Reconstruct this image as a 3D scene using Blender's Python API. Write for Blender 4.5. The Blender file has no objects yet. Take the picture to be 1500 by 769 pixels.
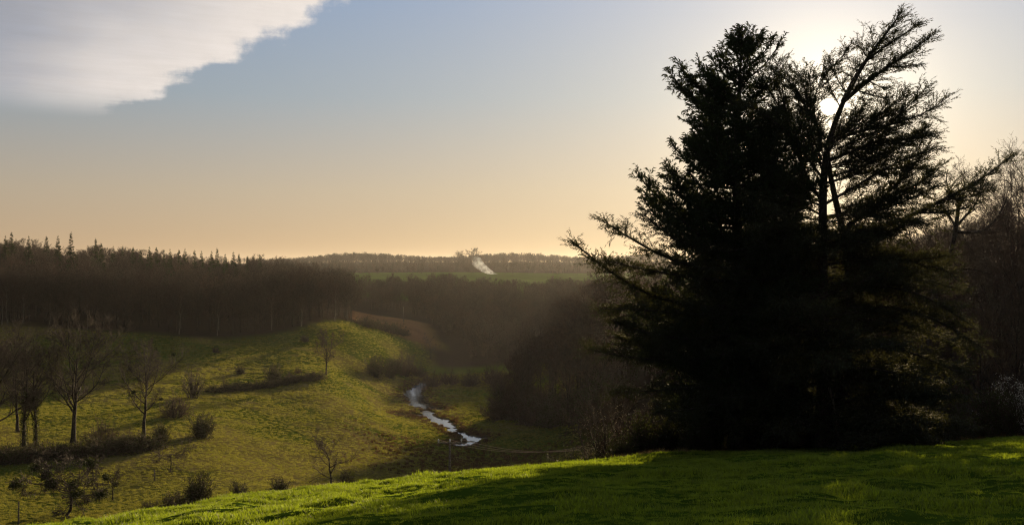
import bpy, math, random
import numpy as np
from mathutils import Vector

# ------------------------------------------------------------------ camera, sky, sun, exposure
sc = bpy.context.scene
COL = sc.collection
F = 1700.0                                  # focal length in pixels of the 1500 px wide photograph
CX, CY = 750.0, 384.5
SUN_AZ = math.atan2(1214 - CX, F)           # to the right of straight ahead (+Y)
SUN_EL = math.atan2(CY - 157, math.hypot(F, 1214 - CX))

cam_d = bpy.data.cameras.new('camera')
cam = bpy.data.objects.new('camera', cam_d)
COL.objects.link(cam)
cam.location = (0, 0, 0)
cam.rotation_euler = (math.radians(90), 0, 0)
cam_d.sensor_width = 36.0
cam_d.lens = 36.0 * F / 1500.0
cam_d.clip_start = 0.1
cam_d.clip_end = 30000
sc.camera = cam

sc.view_settings.view_transform = 'Standard'
sc.view_settings.look = 'None'
sc.view_settings.exposure = 0.7
sc.view_settings.gamma = 1.0
sc.cycles.use_denoising = True
sc.cycles.denoising_prefilter = 'NONE'
sc.cycles.use_adaptive_sampling = False
sc.cycles.filter_width = 1.2
sc.cycles.max_bounces = 8
sc.cycles.transparent_max_bounces = 8
sc.cycles.volume_bounces = 0

SKY_STRENGTH = 0.06
SUN_STRENGTH = 5.0
HAZE_DENSITY = 0.000032


class NT:
    """small helper round a node tree"""
    def __init__(self, tree):
        self.t = tree
        tree.nodes.clear()

    def n(self, kind, **kw):
        nd = self.t.nodes.new(kind)
        ins = kw.pop('ins', {})
        for k, v in kw.items():
            setattr(nd, k, v)
        for k, v in ins.items():
            s = nd.inputs[k]
            if isinstance(v, bpy.types.NodeSocket):
                self.t.links.new(v, s)
            else:
                s.default_value = v
        return nd

    def math(self, op, a, b=None, c=None, clamp=False):
        ins = {0: a}
        if b is not None:
            ins[1] = b
        if c is not None:
            ins[2] = c
        return self.n('ShaderNodeMath', operation=op, use_clamp=clamp, ins=ins).outputs[0]

    def mix(self, fac, a, b, blend='MIX'):
        nd = self.n('ShaderNodeMix', data_type='RGBA', blend_type=blend)
        for i, v in ((0, fac), (6, a), (7, b)):
            if isinstance(v, bpy.types.NodeSocket):
                self.t.links.new(v, nd.inputs[i])
            else:
                if i and len(v) == 3:
                    v = (*v, 1)
                nd.inputs[i].default_value = v
        return nd.outputs[2]

    def ramp(self, v, a, b, smooth=True):
        return self.n('ShaderNodeMapRange', interpolation_type='SMOOTHSTEP' if smooth else 'LINEAR',
                      ins={0: v, 1: a, 2: b, 3: 0.0, 4: 1.0}).outputs[0]

    def link(self, a, b):
        self.t.links.new(a, b)


world = bpy.data.worlds.new('World')
sc.world = world
world.use_nodes = True
w = NT(world.node_tree)
sky = w.n('ShaderNodeTexSky', sky_type='NISHITA', sun_disc=False)
sky.sun_elevation = SUN_EL
sky.sun_rotation = SUN_AZ
sky.altitude = 100
sky.air_density = 1.0
sky.dust_density = 1.0
sky.ozone_density = 1.0
geo = w.n('ShaderNodeTexCoord')
sep = w.n('ShaderNodeSeparateXYZ', ins={0: geo.outputs['Generated']})
zc = w.math('MAXIMUM', sep.outputs[2], 0.02)
uu = w.math('DIVIDE', sep.outputs[0], zc)
vv = w.math('DIVIDE', sep.outputs[1], zc)
du = w.math('ADD', uu, 0.65)
dv = w.math('SUBTRACT', vv, 4.42)
q = w.math('ADD', w.math('MULTIPLY', du, -0.847), w.math('MULTIPLY', dv, -0.529))
p = w.math('ADD', w.math('MULTIPLY', du, -0.529), w.math('MULTIPLY', dv, 0.847))
pq = w.n('ShaderNodeCombineXYZ', ins={0: w.math('MULTIPLY', p, 7.0), 1: w.math('MULTIPLY', q, 3.6), 2: 0.0}).outputs[0]
n_edge = w.n('ShaderNodeTexNoise', ins={'Vector': pq, 'Scale': 1.0, 'Detail': 5.0, 'Roughness': 0.6}).outputs[0]
pq2 = w.n('ShaderNodeCombineXYZ', ins={0: w.math('MULTIPLY', p, 0.9), 1: w.math('MULTIPLY', q, 0.5), 2: 3.0}).outputs[0]
n_big = w.n('ShaderNodeTexNoise', ins={'Vector': pq2, 'Scale': 1.0, 'Detail': 2.0}).outputs[0]
n_sc = w.n('ShaderNodeTexNoise', ins={'Vector': geo.outputs['Generated'], 'Scale': 55.0, 'Detail': 4.0, 'Roughness': 0.62}).outputs[0]
n_lo = w.n('ShaderNodeTexNoise', ins={'Vector': geo.outputs['Generated'], 'Scale': 13.0, 'Detail': 2.0}).outputs[0]
q = w.math('ADD', q, 0.10)
qe = w.math('ADD', w.math('ADD', w.math('ADD', q, w.math('MULTIPLY', w.math('SUBTRACT', n_sc, 0.5), 0.26)), w.math('ADD', w.math('MULTIPLY', w.math('SUBTRACT', n_edge, 0.5), 0.10), w.math('MULTIPLY', w.math('SUBTRACT', n_lo, 0.5), 0.45))),
            w.math('MULTIPLY', w.math('SUBTRACT', n_big, 0.5), 0.5))
dens = w.ramp(qe, 0.02, 0.16)
fade = w.ramp(p, 4.4, 2.6)
dens = w.math('MULTIPLY', dens, fade)
thick = w.ramp(qe, 0.15, 1.3)
streak = w.math('MULTIPLY', w.math('ADD', w.math('SUBTRACT', n_edge, 0.5), w.math('MULTIPLY', w.math('SUBTRACT', n_sc, 0.5), 0.8)), 0.22)
cl_col = w.mix(thick, (0.86, 0.79, 0.74), (0.40, 0.42, 0.48))
cl_col = w.mix(1.0, cl_col, w.n('ShaderNodeCombineXYZ', ins={0: w.math('ADD', streak, 1.0), 1: w.math('ADD', streak, 1.0), 2: w.math('ADD', streak, 1.0)}).outputs[0], 'MULTIPLY')
# aureole and disc of the sun itself
sd = Vector((math.sin(SUN_AZ) * math.cos(SUN_EL), math.cos(SUN_AZ) * math.cos(SUN_EL), math.sin(SUN_EL)))
dt = w.n('ShaderNodeVectorMath', operation='DOT_PRODUCT', ins={0: geo.outputs['Generated'], 1: sd}).outputs['Value']
ang = w.math('ARCCOSINE', w.math('MINIMUM', dt, 1.0))
disc = w.ramp(ang, math.radians(0.42), math.radians(0.30))
halo1 = w.math('POWER', 2.718, w.math('MULTIPLY', ang, -1 / math.radians(2.6)))
halo2 = w.math('POWER', 2.718, w.math('MULTIPLY', ang, -1 / math.radians(9.5)))
# clear-air sky: the sky model, its range compressed, steadied by the colours of a hazy late afternoon by elevation
skyc = w.n('ShaderNodeVectorMath', operation='SCALE', ins={0: sky.outputs[0], 'Scale': SKY_STRENGTH}).outputs[0]
comp = w.n('ShaderNodeVectorMath', operation='DIVIDE', ins={0: skyc, 1: w.n('ShaderNodeVectorMath', operation='ADD', ins={0: skyc, 1: (1.0, 1.0, 1.0)}).outputs[0]}).outputs[0]
elev = w.math('ARCSINE', sep.outputs[2])
cr = w.n('ShaderNodeValToRGB', ins={0: w.math('MULTIPLY', elev, 2 / math.pi)})
els = [(0.0, (0.68, 0.455, 0.265)), (3.5, (0.58, 0.48, 0.365)), (8.0, (0.365, 0.445, 0.52)), (13.0, (0.27, 0.40, 0.61)), (35.0, (0.18, 0.29, 0.50)), (90.0, (0.12, 0.22, 0.41))]
while len(cr.color_ramp.elements) < len(els):
    cr.color_ramp.elements.new(0.5)
for e_, (dg, c_) in zip(cr.color_ramp.elements, els):
    e_.position = dg / 90.0; e_.color = (*c_, 1)
SKYBASE = w.mix(0.2, cr.outputs[0], comp)
SKYMIX = w.mix(dens, SKYBASE, cl_col)
# air and cloud scatter forward: the whole sky dims evenly with the angle from the sun
phase = w.math('ADD', w.math('MULTIPLY', w.math('MAXIMUM', dt, 0.0), 0.68), 0.32)
SKYMIX = w.n('ShaderNodeVectorMath', operation='SCALE', ins={0: SKYMIX, 'Scale': phase}).outputs[0]
def addcol(a, fac, col):
    s = w.n('ShaderNodeVectorMath', operation='SCALE', ins={0: col, 'Scale': fac}).outputs[0]
    return w.n('ShaderNodeVectorMath', operation='ADD', ins={0: a, 1: s}).outputs[0]
tot = addcol(SKYMIX, halo1, (0.95, 0.82, 0.60))
tot = addcol(tot, halo2, (0.66, 0.47, 0.24))
tot = addcol(tot, disc, (14, 12, 9))
bg = w.n('ShaderNodeBackground', ins={0: tot, 1: 0.62})
wo = w.n('ShaderNodeOutputWorld')
w.link(bg.outputs[0], wo.inputs[0])

sun_d = bpy.data.lights.new('sun', 'SUN')
sun_d.energy = SUN_STRENGTH
sun_d.angle = math.radians(0.53)
sun_d.color = (1.0, 0.74, 0.42)
sun = bpy.data.objects.new('sun', sun_d)
COL.objects.link(sun)
sun.rotation_euler = (-sd).to_track_quat('-Z', 'Y').to_euler()

# ------------------------------------------------------------------ mesh helpers
rng = np.random.default_rng(7)


class Acc:
    """collects vertices, quads and triangles, builds one mesh"""
    def __init__(self):
        self.v, self.f4, self.f3, self.n = [], [], [], 0

    def add(self, v, f4=None, f3=None):
        v = np.asarray(v, float).reshape(-1, 3)
        if f4 is not None and len(f4):
            self.f4.append(np.asarray(f4, np.int64).reshape(-1, 4) + self.n)
        if f3 is not None and len(f3):
            self.f3.append(np.asarray(f3, np.int64).reshape(-1, 3) + self.n)
        self.v.append(v)
        self.n += len(v)

    def mesh(self, name, mat, smooth=True, offset=None):
        v = np.concatenate(self.v) if self.v else np.zeros((0, 3))
        if offset is not None:
            v = v - np.asarray(offset)
        f4 = np.concatenate(self.f4) if self.f4 else np.zeros((0, 4), np.int64)
        f3 = np.concatenate(self.f3) if self.f3 else np.zeros((0, 3), np.int64)
        me = bpy.data.meshes.new(name)
        me.vertices.add(len(v))
        me.vertices.foreach_set('co', v.astype(np.float32).ravel())
        nl = f4.size + f3.size
        me.loops.add(nl)
        me.loops.foreach_set('vertex_index', np.concatenate([f4.ravel(), f3.ravel()]).astype(np.int32))
        npoly = len(f4) + len(f3)
        me.polygons.add(npoly)
        st = np.concatenate([np.arange(len(f4)) * 4, len(f4) * 4 + np.arange(len(f3)) * 3])
        me.polygons.foreach_set('loop_start', st.astype(np.int32))
        me.polygons.foreach_set('use_smooth', np.full(npoly, smooth))
        me.update(calc_edges=True)
        me.validate()
        if mat:
            me.materials.append(mat)
        return me


def unit(v):
    return v / np.maximum(np.linalg.norm(v, axis=-1, keepdims=True), 1e-9)


def tubes(acc, P, R, k):
    """P (M,n,3) polylines, R (M,n) radii, k sides"""
    P = np.asarray(P, float); R = np.asarray(R, float)
    M, n, _ = P.shape
    T = unit(np.gradient(P, axis=1))
    ref = np.where(np.abs(T[..., 2:3]) > 0.9, np.array([1., 0, 0]), np.array([0, 0, 1.]))
    N = unit(np.cross(T, ref)); B = np.cross(T, N)
    a = np.arange(k) * 2 * math.pi / k
    V = P[:, :, None] + R[:, :, None, None] * (np.cos(a)[None, None, :, None] * N[:, :, None] + np.sin(a)[None, None, :, None] * B[:, :, None])
    idx = np.arange(M * n * k).reshape(M, n, k)
    a0 = idx[:, :-1]; a1 = idx[:, 1:]
    f = np.stack([a0, np.roll(a0, -1, 2), np.roll(a1, -1, 2), a1], -1).reshape(-1, 4)
    acc.add(V.reshape(-1, 3), f)


def sample(P, t):
    """P (M,n,3), t (M,) -> position, tangent"""
    n = P.shape[1]
    s = np.clip(t, 0, 0.9999) * (n - 1)
    i = s.astype(int); f = (s - i)[:, None]
    m = np.arange(len(P))
    a, b = P[m, i], P[m, i + 1]
    return a * (1 - f) + b * f, unit(b - a)


def sampr(R, t):
    n = R.shape[1]
    s = np.clip(t, 0, 0.9999) * (n - 1)
    i = s.astype(int); f = s - i
    m = np.arange(len(R))
    return R[m, i] * (1 - f) + R[m, i + 1] * f


def kids(rg, P, R, nc, t0, t1, ang, ln, n=4, up=0.0, wob=0.1, rr=0.6, rmin=0.006, tip=0.35, flat=None, maxr=9):
    """children of every polyline; ln(t) gives the length as a share of the parent's"""
    M = len(P)
    L = np.linalg.norm(np.diff(P, axis=1), axis=2).sum(1)
    idx = np.repeat(np.arange(M), nc)
    t = t0 + (t1 - t0) * ((np.tile(np.arange(nc), M) + rg.random(M * nc)) / nc)
    pos, tan = sample(P[idx], t)
    rad = sampr(R[idx], t)
    rv = rg.normal(size=(M * nc, 3))
    if flat is not None:
        rv[:, 2] *= flat
    perp = unit(rv - (rv * tan).sum(1, keepdims=True) * tan)
    a = np.radians(rg.uniform(ang[0], ang[1], M * nc))[:, None]
    d = np.cos(a) * tan + np.sin(a) * perp
    l = ln(t) * L[idx] * rg.uniform(0.7, 1.2, M * nc)
    pts = [pos]
    for _ in range(n - 1):
        d = d + np.array([0, 0, up]) + rg.normal(size=d.shape) * wob
        d = unit(d)
        pts.append(pts[-1] + d * (l / (n - 1))[:, None])
    P2 = np.stack(pts, 1)
    r0 = np.maximum(np.minimum(rad * rr, maxr), rmin)
    R2 = np.maximum(r0[:, None] * np.linspace(1, tip, n)[None], rmin * 0.6)
    return P2, R2


def sprigs(acc, pos, d, up, s, tmpl, faces):
    """stamp a small template of needle or leaf faces along +x at every pos"""
    side = unit(np.cross(up, d)); up2 = np.cross(d, side)
    V = pos[:, None] + s[:, None, None] * (tmpl[None, :, 0:1] * d[:, None] + tmpl[None, :, 1:2] * side[:, None] + tmpl[None, :, 2:3] * up2[:, None])
    m, k = len(pos), len(tmpl)
    f = faces[None] + (np.arange(m) * k)[:, None, None]
    acc.add(V.reshape(-1, 3), f3=f.reshape(-1, 3))


def needle_template(rg, n, L, nl, nw, spread=50, upbias=0.0):
    v, f = [], []
    for i in range(n):
        x = L * (i + 0.5) / n
        a = rg.uniform(0, 2 * math.pi)
        ra = math.radians(rg.uniform(spread - 15, spread + 15))
        d = np.array([math.cos(ra), math.sin(ra) * math.cos(a), math.sin(ra) * math.sin(a) + upbias]); d /= np.linalg.norm(d)
        o = np.cross(d, rg.normal(size=3)); o /= np.linalg.norm(o)
        b = np.array([x, 0, 0]); l = nl * rg.uniform(0.7, 1.2)
        v += [b - o * nw * 0.5, b + o * nw * 0.5, b + d * l]
        f.append([3 * i, 3 * i + 1, 3 * i + 2])
    # the twig itself
    k = len(v)
    v += [np.array([0, nw * 0.3, 0]), np.array([0, -nw * 0.3, 0]), np.array([L * 1.1, 0, 0])]
    f.append([k, k + 1, k + 2])
    return np.array(v), np.array(f)


def leaves(acc, rg, pos, size, flat=1.0):
    """one small folded leaf (two triangles) at every position"""
    m = len(pos)
    d = unit(rg.normal(size=(m, 3)) * np.array([1, 1, flat]))
    o = unit(np.cross(d, rg.normal(size=(m, 3))))
    s = size * rg.uniform(0.6, 1.3, m)[:, None]
    nrm = np.cross(d, o)
    V = np.stack([pos, pos + d * s * 0.55 + o * s * 0.32 + nrm * s * 0.1, pos + d * s, pos + d * s * 0.55 - o * s * 0.32 + nrm * s * 0.1], 1)
    b = np.arange(m)[:, None] * 4
    acc.add(V.reshape(-1, 3), f3=np.concatenate([b + np.array([0, 1, 2]), b + np.array([0, 2, 3])]))


# ------------------------------------------------------------------ objects and tags
def tag(o, label=None, cat=None, group=None, kind=None):
    for k, v in (('label', label), ('category', cat), ('group', group), ('kind', kind)):
        if v:
            o[k] = v
    return o


def obj(name, me, parent=None, loc=(0, 0, 0)):
    o = bpy.data.objects.new(name, me)
    COL.objects.link(o)
    o.location = loc
    if parent is not None:
        o.parent = parent
    return o


def thing(name, label, cat, loc, group=None, rotz=0.0, scale=(1, 1, 1)):
    o = bpy.data.objects.new(name, None)
    COL.objects.link(o)
    o.empty_display_size = 0.5
    o.location = loc
    o.rotation_euler = (0, 0, rotz)
    o.scale = scale
    return tag(o, label, cat, group)


def stand(parts, name, label, cat, loc, group=None, rotz=0.0, scale=(1, 1, 1)):
    """a thing from shared part meshes [(part name, mesh), ...]"""
    o = thing(name, label, cat, loc, group, rotz, scale)
    made = {}
    for pn, me in parts:
        host = made.get({'mistletoe': 'crown', 'ivy': 'trunk', 'foliage': 'crown'}.get(pn), o)
        made[pn] = obj(pn, me, host)
    return o


# ------------------------------------------------------------------ materials
def noise_col(t, scale, a, b, detail=4.0, lo=0.35, hi=0.65, coord='Object'):
    if coord == 'World':
        vec = t.n('ShaderNodeNewGeometry').outputs['Position']
    else:
        vec = t.n('ShaderNodeTexCoord').outputs[coord]
    nz = t.n('ShaderNodeTexNoise', ins={'Vector': vec, 'Scale': scale, 'Detail': detail, 'Roughness': 0.6})
    return t.mix(t.ramp(nz.outputs[0], lo, hi), a, b), nz.outputs[0]


def mat(name, a, b, scale=3.0, rough=0.85, trans=None, tfac=0.0, bump=0.0, bdist=0.02, rand=0.0, spec=0.2, coord='Object'):
    m = bpy.data.materials.new(name)
    m.use_nodes = True
    t = NT(m.node_tree)
    c, nz = noise_col(t, scale, a, b, coord=coord)
    if rand:
        oi = t.n('ShaderNodeObjectInfo').outputs['Random']
        g = t.math('ADD', t.math('MULTIPLY', oi, 2 * rand), 1 - rand)
        c = t.mix(1.0, c, t.n('ShaderNodeCombineXYZ', ins={0: g, 1: g, 2: g}).outputs[0], 'MULTIPLY')
    pb = t.n('ShaderNodeBsdfPrincipled', ins={'Base Color': c, 'Roughness': rough, 'Specular IOR Level': spec})
    if bump:
        bn = t.n('ShaderNodeBump', ins={'Strength': bump, 'Distance': bdist, 'Height': nz})
        t.link(bn.outputs[0], pb.inputs['Normal'])
    out = t.n('ShaderNodeOutputMaterial')
    sh = pb.outputs[0]
    if tfac:
        tr = t.n('ShaderNodeBsdfTranslucent', ins={'Color': (*trans, 1)})
        if rand:
            t.link(t.mix(1.0, (*trans, 1), c, 'MIX') if False else t.n('ShaderNodeMix', data_type='RGBA', blend_type='MULTIPLY', ins={0: 1.0, 6: (*trans, 1), 7: t.n('ShaderNodeCombineXYZ', ins={0: g, 1: g, 2: g}).outputs[0]}).outputs[2], tr.inputs['Color'])
        mx = t.n('ShaderNodeMixShader', ins={0: tfac})
        t.link(sh, mx.inputs[1]); t.link(tr.outputs[0], mx.inputs[2])
        sh = mx.outputs[0]
    t.link(sh, out.inputs[0])
    return m


M_BARK = mat('bark', (0.025, 0.020, 0.016), (0.065, 0.053, 0.042), 6.0, 0.9, bump=0.6)
M_TWIG = mat('twig', (0.040, 0.028, 0.021), (0.075, 0.054, 0.040), 1.5, 0.8, rand=0.25)
M_RTWIG = mat('red_twig', (0.045, 0.028, 0.021), (0.082, 0.052, 0.037), 1.5, 0.8, rand=0.25)
M_FIR = mat('fir_needles', (0.014, 0.026, 0.010), (0.030, 0.044, 0.014), 0.8, 0.7, trans=(0.05, 0.06, 0.015), tfac=0.25)
M_CEDAR = mat('cedar_needles', (0.012, 0.019, 0.010), (0.028, 0.034, 0.015), 0.8, 0.65, trans=(0.09, 0.09, 0.02), tfac=0.25)
M_IVY = mat('ivy_leaves', (0.014, 0.024, 0.008), (0.032, 0.042, 0.013), 2.0, 0.65, trans=(0.07, 0.08, 0.015), tfac=0.25, spec=0.15)
M_BUD = mat('pale_buds', (0.30, 0.25, 0.17), (0.42, 0.37, 0.28), 4.0, 0.7, trans=(0.4, 0.3, 0.16), tfac=0.4)
M_BLOSSOM = mat('blossom', (0.45, 0.44, 0.42), (0.7, 0.68, 0.64), 4.0, 0.7, trans=(0.5, 0.48, 0.42), tfac=0.3)
M_GRASS = mat('grass_blade', (0.013, 0.032, 0.005), (0.024, 0.047, 0.007), 0.35, 0.6, trans=(0.30, 0.40, 0.020), tfac=0.48, rand=0.28, spec=0.3, coord='World')
M_DRY = mat('dry_grass', (0.15, 0.115, 0.055), (0.22, 0.17, 0.085), 0.5, 0.8, trans=(0.30, 0.21, 0.08), tfac=0.35, rand=0.3, coord='World')
M_RUSH = mat('rush', (0.060, 0.036, 0.022), (0.115, 0.070, 0.036), 0.5, 0.8, trans=(0.14, 0.075, 0.03), tfac=0.25, rand=0.3, coord='World')
M_TUSSOCK = mat('meadow_tussock', (0.040, 0.062, 0.009), (0.120, 0.098, 0.038), 0.06, 0.75, trans=(0.32, 0.31, 0.042), tfac=0.42, rand=0.3, coord='World')
M_POLE = mat('weathered_wood', (0.10, 0.08, 0.06), (0.2, 0.17, 0.13), 8.0, 0.85, bump=0.4)
M_PORC = mat('porcelain', (0.75, 0.73, 0.7), (0.8, 0.78, 0.75), 5.0, 0.25, spec=0.5)
M_WIRE = mat('copper_wire', (0.42, 0.25, 0.14), (0.5, 0.31, 0.18), 5.0, 0.35, spec=1.0)
M_PALE = mat('pale_bark', (0.10, 0.088, 0.072), (0.18, 0.16, 0.135), 5.0, 0.85, bump=0.3)

# ------------------------------------------------------------------ terrain
def vnoise(x, y, seed=0):
    xi = np.floor(x).astype(np.int64); yi = np.floor(y).astype(np.int64)
    fx = x - xi; fy = y - yi
    fx = fx * fx * (3 - 2 * fx); fy = fy * fy * (3 - 2 * fy)

    def h(a, b):
        k = (a * 374761393 + b * 668265263 + seed * 974634777) & 0x7fffffff
        k = ((k ^ (k >> 13)) * 1274126177) & 0x7fffffff
        return ((k ^ (k >> 16)) & 0xffff) / 65535.0
    return (h(xi, yi) * (1 - fx) + h(xi + 1, yi) * fx) * (1 - fy) + (h(xi, yi + 1) * (1 - fx) + h(xi + 1, yi + 1) * fx) * fy


def fbm(x, y, s, oct=3, seed=0):
    r = 0; a = 1; tot = 0
    for i in range(oct):
        r = r + a * vnoise(x / s * 2 ** i + 17.3 * i, y / s * 2 ** i + 5.1 * i, seed + i); tot += a; a *= 0.5
    return r / tot - 0.5


def sstep(a, b, x):
    t = np.clip((x - a) / (b - a), 0, 1)
    return t * t * (3 - 2 * t)


CREST = np.array([(-400, 835), (-100, 795), (100, 770), (250, 746), (400, 723), (550, 704), (660, 696), (750, 691), (870, 684), (950, 673),
                  (1100, 660), (1230, 652), (1350, 645), (1500, 641), (1650, 637), (1900, 632)], float)
_pf = np.polyfit((CREST[:, 0] - CX) / F, (CREST[:, 1] - CY) / F, 5)


def fore(x, y):
    b = np.clip(x / np.maximum(y, 10.0), -0.6, 0.6)
    D = np.interp(b, _db, _dD)
    Yc = np.interp(b, [-0.6, -0.38, -0.2, -0.05, 0.07, 0.2, 0.44, 0.6], [32, 38, 45, 52, 58, 63, 66, 68])
    a = D - 1.7 / Yc
    k = np.interp(b, [-0.6, -0.05, 0.06, 0.18, 0.3, 0.6], [0.30, 0.30, 0.24, 0.12, 0.04, 0.02])
    s = (y - Yc - 4.0) / 4.0
    sp = np.where(s > 20, s, np.log1p(np.exp(np.minimum(s, 20)))) * 4.0
    yy = np.where(y > 0, y, -45 * (1 - np.exp(np.minimum(y, 0) / 45.0)))
    far = np.clip(y, 0, 160)
    return -1.7 - a * np.where(y > 0, far, yy) - k * np.minimum(sp, 120)


# the brow as seen from the camera's place should follow the brow in the photograph: settle the slope by iteration
_db = np.linspace(-0.6, 0.6, 61); _dD = np.polyval(_pf, _db)
_want = np.interp(_db, np.linspace(-0.6, 0.6, 61), np.polyval(_pf, np.linspace(-0.6, 0.6, 61)))
_yy = np.linspace(15, 85, 281)
for _ in range(6):
    _z = fore((_db[:, None] * _yy[None]).ravel(), np.tile(_yy, len(_db))).reshape(len(_db), -1)
    _seen = (-_z / _yy[None])[:, :].min(1)
    _lim = np.array([(-_z[i] / _yy)[_yy <= np.interp(_db[i], [-0.6, 0.2, 0.6], [80, 80, 68])].min() for i in range(len(_db))])
    _dD = _dD + (_want - _lim)

VP = [  # px, py, distance
    (600, 575, 306), (640, 600, 270), (690, 645, 225), (620, 590, 286), (760, 590, 280), (720, 620, 245), (560, 600, 270),
    (480, 550, 265), (520, 483, 340), (400, 500, 318), (330, 499, 322), (200, 487, 326), (100, 480, 330), (0, 474, 325),
    (110, 648, 165), (205, 643, 168), (300, 640, 175), (165, 731, 128), (400, 640, 190), (500, 600, 228), (560, 660, 203),
    (400, 700, 150), (560, 690, 178), (25, 772, 112), (400, 560, 258), (280, 600, 208), (280, 540, 268), (100, 560, 250), (0, 560, 245),
    (560, 545, 320), (620, 540, 350), (700, 545, 345), (800, 620, 238), (880, 640, 190), (0, 650, 162), (-150, 640, 165), (-150, 480, 330),
    (60, 700, 138), (250, 692, 145), (659, 730, 125), (760, 700, 160), (860, 690, 120), (300, 745, 118), (0, 800, 100),
    (540, 468, 420), (600, 478, 420), (620, 468, 470), (520, 450, 500), (560, 440, 560), (720, 500, 440), (820, 480, 440),
    (0, 405, 440), (200, 420, 450), (380, 432, 470), (470, 440, 470), (-150, 400, 430),
    (500, 412, 780), (620, 412, 780), (700, 416, 760), (850, 414, 780), (500, 402, 1000), (700, 401, 1000), (860, 403, 1000), (300, 402, 900), (60, 398, 900),
    (900, 560, 240), (950, 500, 330), (1050, 560, 170), (1200, 520, 180), (1350, 480, 200), (1500, 450, 210), (1700, 440, 210),
    (1000, 440, 500), (1250, 420, 500), (1500, 405, 500), (1000, 400, 1000), (1250, 398, 1000), (1600, 394, 1000),
    (0, 391, 1500), (400, 391, 1500), (750, 390, 1500), (1100, 390, 1500), (1600, 390, 1500), (0, 385, 2000), (400, 387.5, 2000), (520, 384, 2000), (750, 384.5, 2000), (900, 384, 2000), (1100, 384, 2000), (1600, 384, 2000), (750, 386, 2800),
    (-150, 386.8, 4200), (750, 386.8, 4200), (1650, 386.8, 4200),
    (1000, 1050, 60), (1500, 950, 60), (600, 1150, 60), (200, 1100, 60), (-100, 1000, 70), (1500, 640, 110), (1200, 680, 110)]
VP = np.array(VP, float)
_vx = (VP[:, 0] - CX) / F * VP[:, 2]; _vy = VP[:, 2]; _vz = -(VP[:, 1] - CY) / F * VP[:, 2]


def _pol(x, y):
    th = np.clip(np.arctan2(x, y), -0.62, 0.62)
    r = np.clip(np.hypot(x, y), 55, 4300)
    return np.stack([th * 4.0, np.log(r) * 1.5], -1)


def _U(d2):
    return 0.5 * d2 * np.log(d2 + 1e-12)


_K = _pol(_vx, _vy)
_n = len(_K)
_A = np.zeros((_n + 3, _n + 3))
_A[:_n, :_n] = _U(((_K[:, None] - _K[None]) ** 2).sum(-1)) + np.eye(_n) * 0.004
_A[:_n, _n] = 1; _A[:_n, _n + 1:] = _K
_A[_n, :_n] = 1; _A[_n + 1:, :_n] = _K.T
_w = np.linalg.solve(_A, np.concatenate([_vz, [0, 0, 0]]))


def valley(x, y):
    sh = x.shape
    Q = _pol(x.ravel(), y.ravel())
    out = np.empty(len(Q))
    for i in range(0, len(Q), 20000):
        qq = Q[i:i + 20000]
        out[i:i + 20000] = _U(((qq[:, None] - _K[None]) ** 2).sum(-1)) @ _w[:_n] + _w[_n] + qq @ _w[_n + 1:]
    return out.reshape(sh)


def base_h(x, y):
    x = np.atleast_1d(np.asarray(x, float)); y = np.atleast_1d(np.asarray(y, float))
    f = fore(x, y); v = valley(x, y)
    r = np.hypot(x, y)
    # smooth maximum of the near hill and the valley
    k = 1.5
    m = np.maximum(f, v)
    h = m + np.log(np.exp((f - m) / k) + np.exp((v - m) / k)) * k
    back = (y < 20) | (np.abs(x) > np.maximum(y, 0) * 0.9 + 12)
    return np.where(back & (f > v), f, np.where(f - v > 8, f, h))


# stream: pixel centre line with half width in pixels
STREAM = [[(618, 560, 3), (613, 568, 6), (606, 576, 13), (609, 584, 16), (616, 592, 16), (630, 597, 10), (648, 600, 4)],
          [(584, 608, 3), (592, 606, 6), (604, 606, 6), (620, 609, 4)],
          [(622, 600, 4), (632, 611, 5), (645, 615, 11), (655, 621, 9), (663, 629, 3), (672, 633, 6), (682, 637, 8), (692, 641, 12), (706, 640, 4)],
          [(690, 643, 9), (682, 648, 10), (671, 651, 5)]]


def ground_hit(px, py, d0=60.0, d1=2500.0):
    """distance along a picture ray at which it meets the smooth ground"""
    d = np.exp(np.linspace(math.log(d0), math.log(d1), 1500))
    x = (px - CX) / F * d; z = -(py - CY) / F * d
    g = base_h(x, d)
    below = z < g
    i = int(np.argmax(below)) if below.any() else len(d) - 1
    return float(d[i])


_sx, _sy, _sr = [], [], []
for line in STREAM:
    pts = []
    for (px, py, hw) in line:
        d = ground_hit(px, py, 120, 500)
        pts.append(((px - CX) / F * d, d, max(hw * d / F * 0.85, 0.5)))
    pts = np.array(pts)
    for a, b in zip(pts[:-1], pts[1:]):
        for s in np.linspace(0, 1, 14):
            c = a * (1 - s) + b * s
            _sx.append(c[0]); _sy.append(c[1]); _sr.append(c[2])
_sx, _sy, _sr = map(np.array, (_sx, _sy, _sr))


def stream_mask(x, y):
    """positive inside the stream bed (metres to the bank)"""
    sh = np.shape(x); x = np.ravel(x); y = np.ravel(y)
    out = np.full(len(x), -50.0)
    near = np.where((x > _sx.min() - 12) & (x < _sx.max() + 12) & (y > _sy.min() - 12) & (y < _sy.max() + 12))[0]
    for i in range(0, len(near), 20000):
        j = near[i:i + 20000]
        d = _sr[None] - np.hypot(x[j, None] - _sx[None], (y[j, None] - _sy[None]) * 0.8)
        out[j] = d.max(1)
    return out.reshape(sh)


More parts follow.
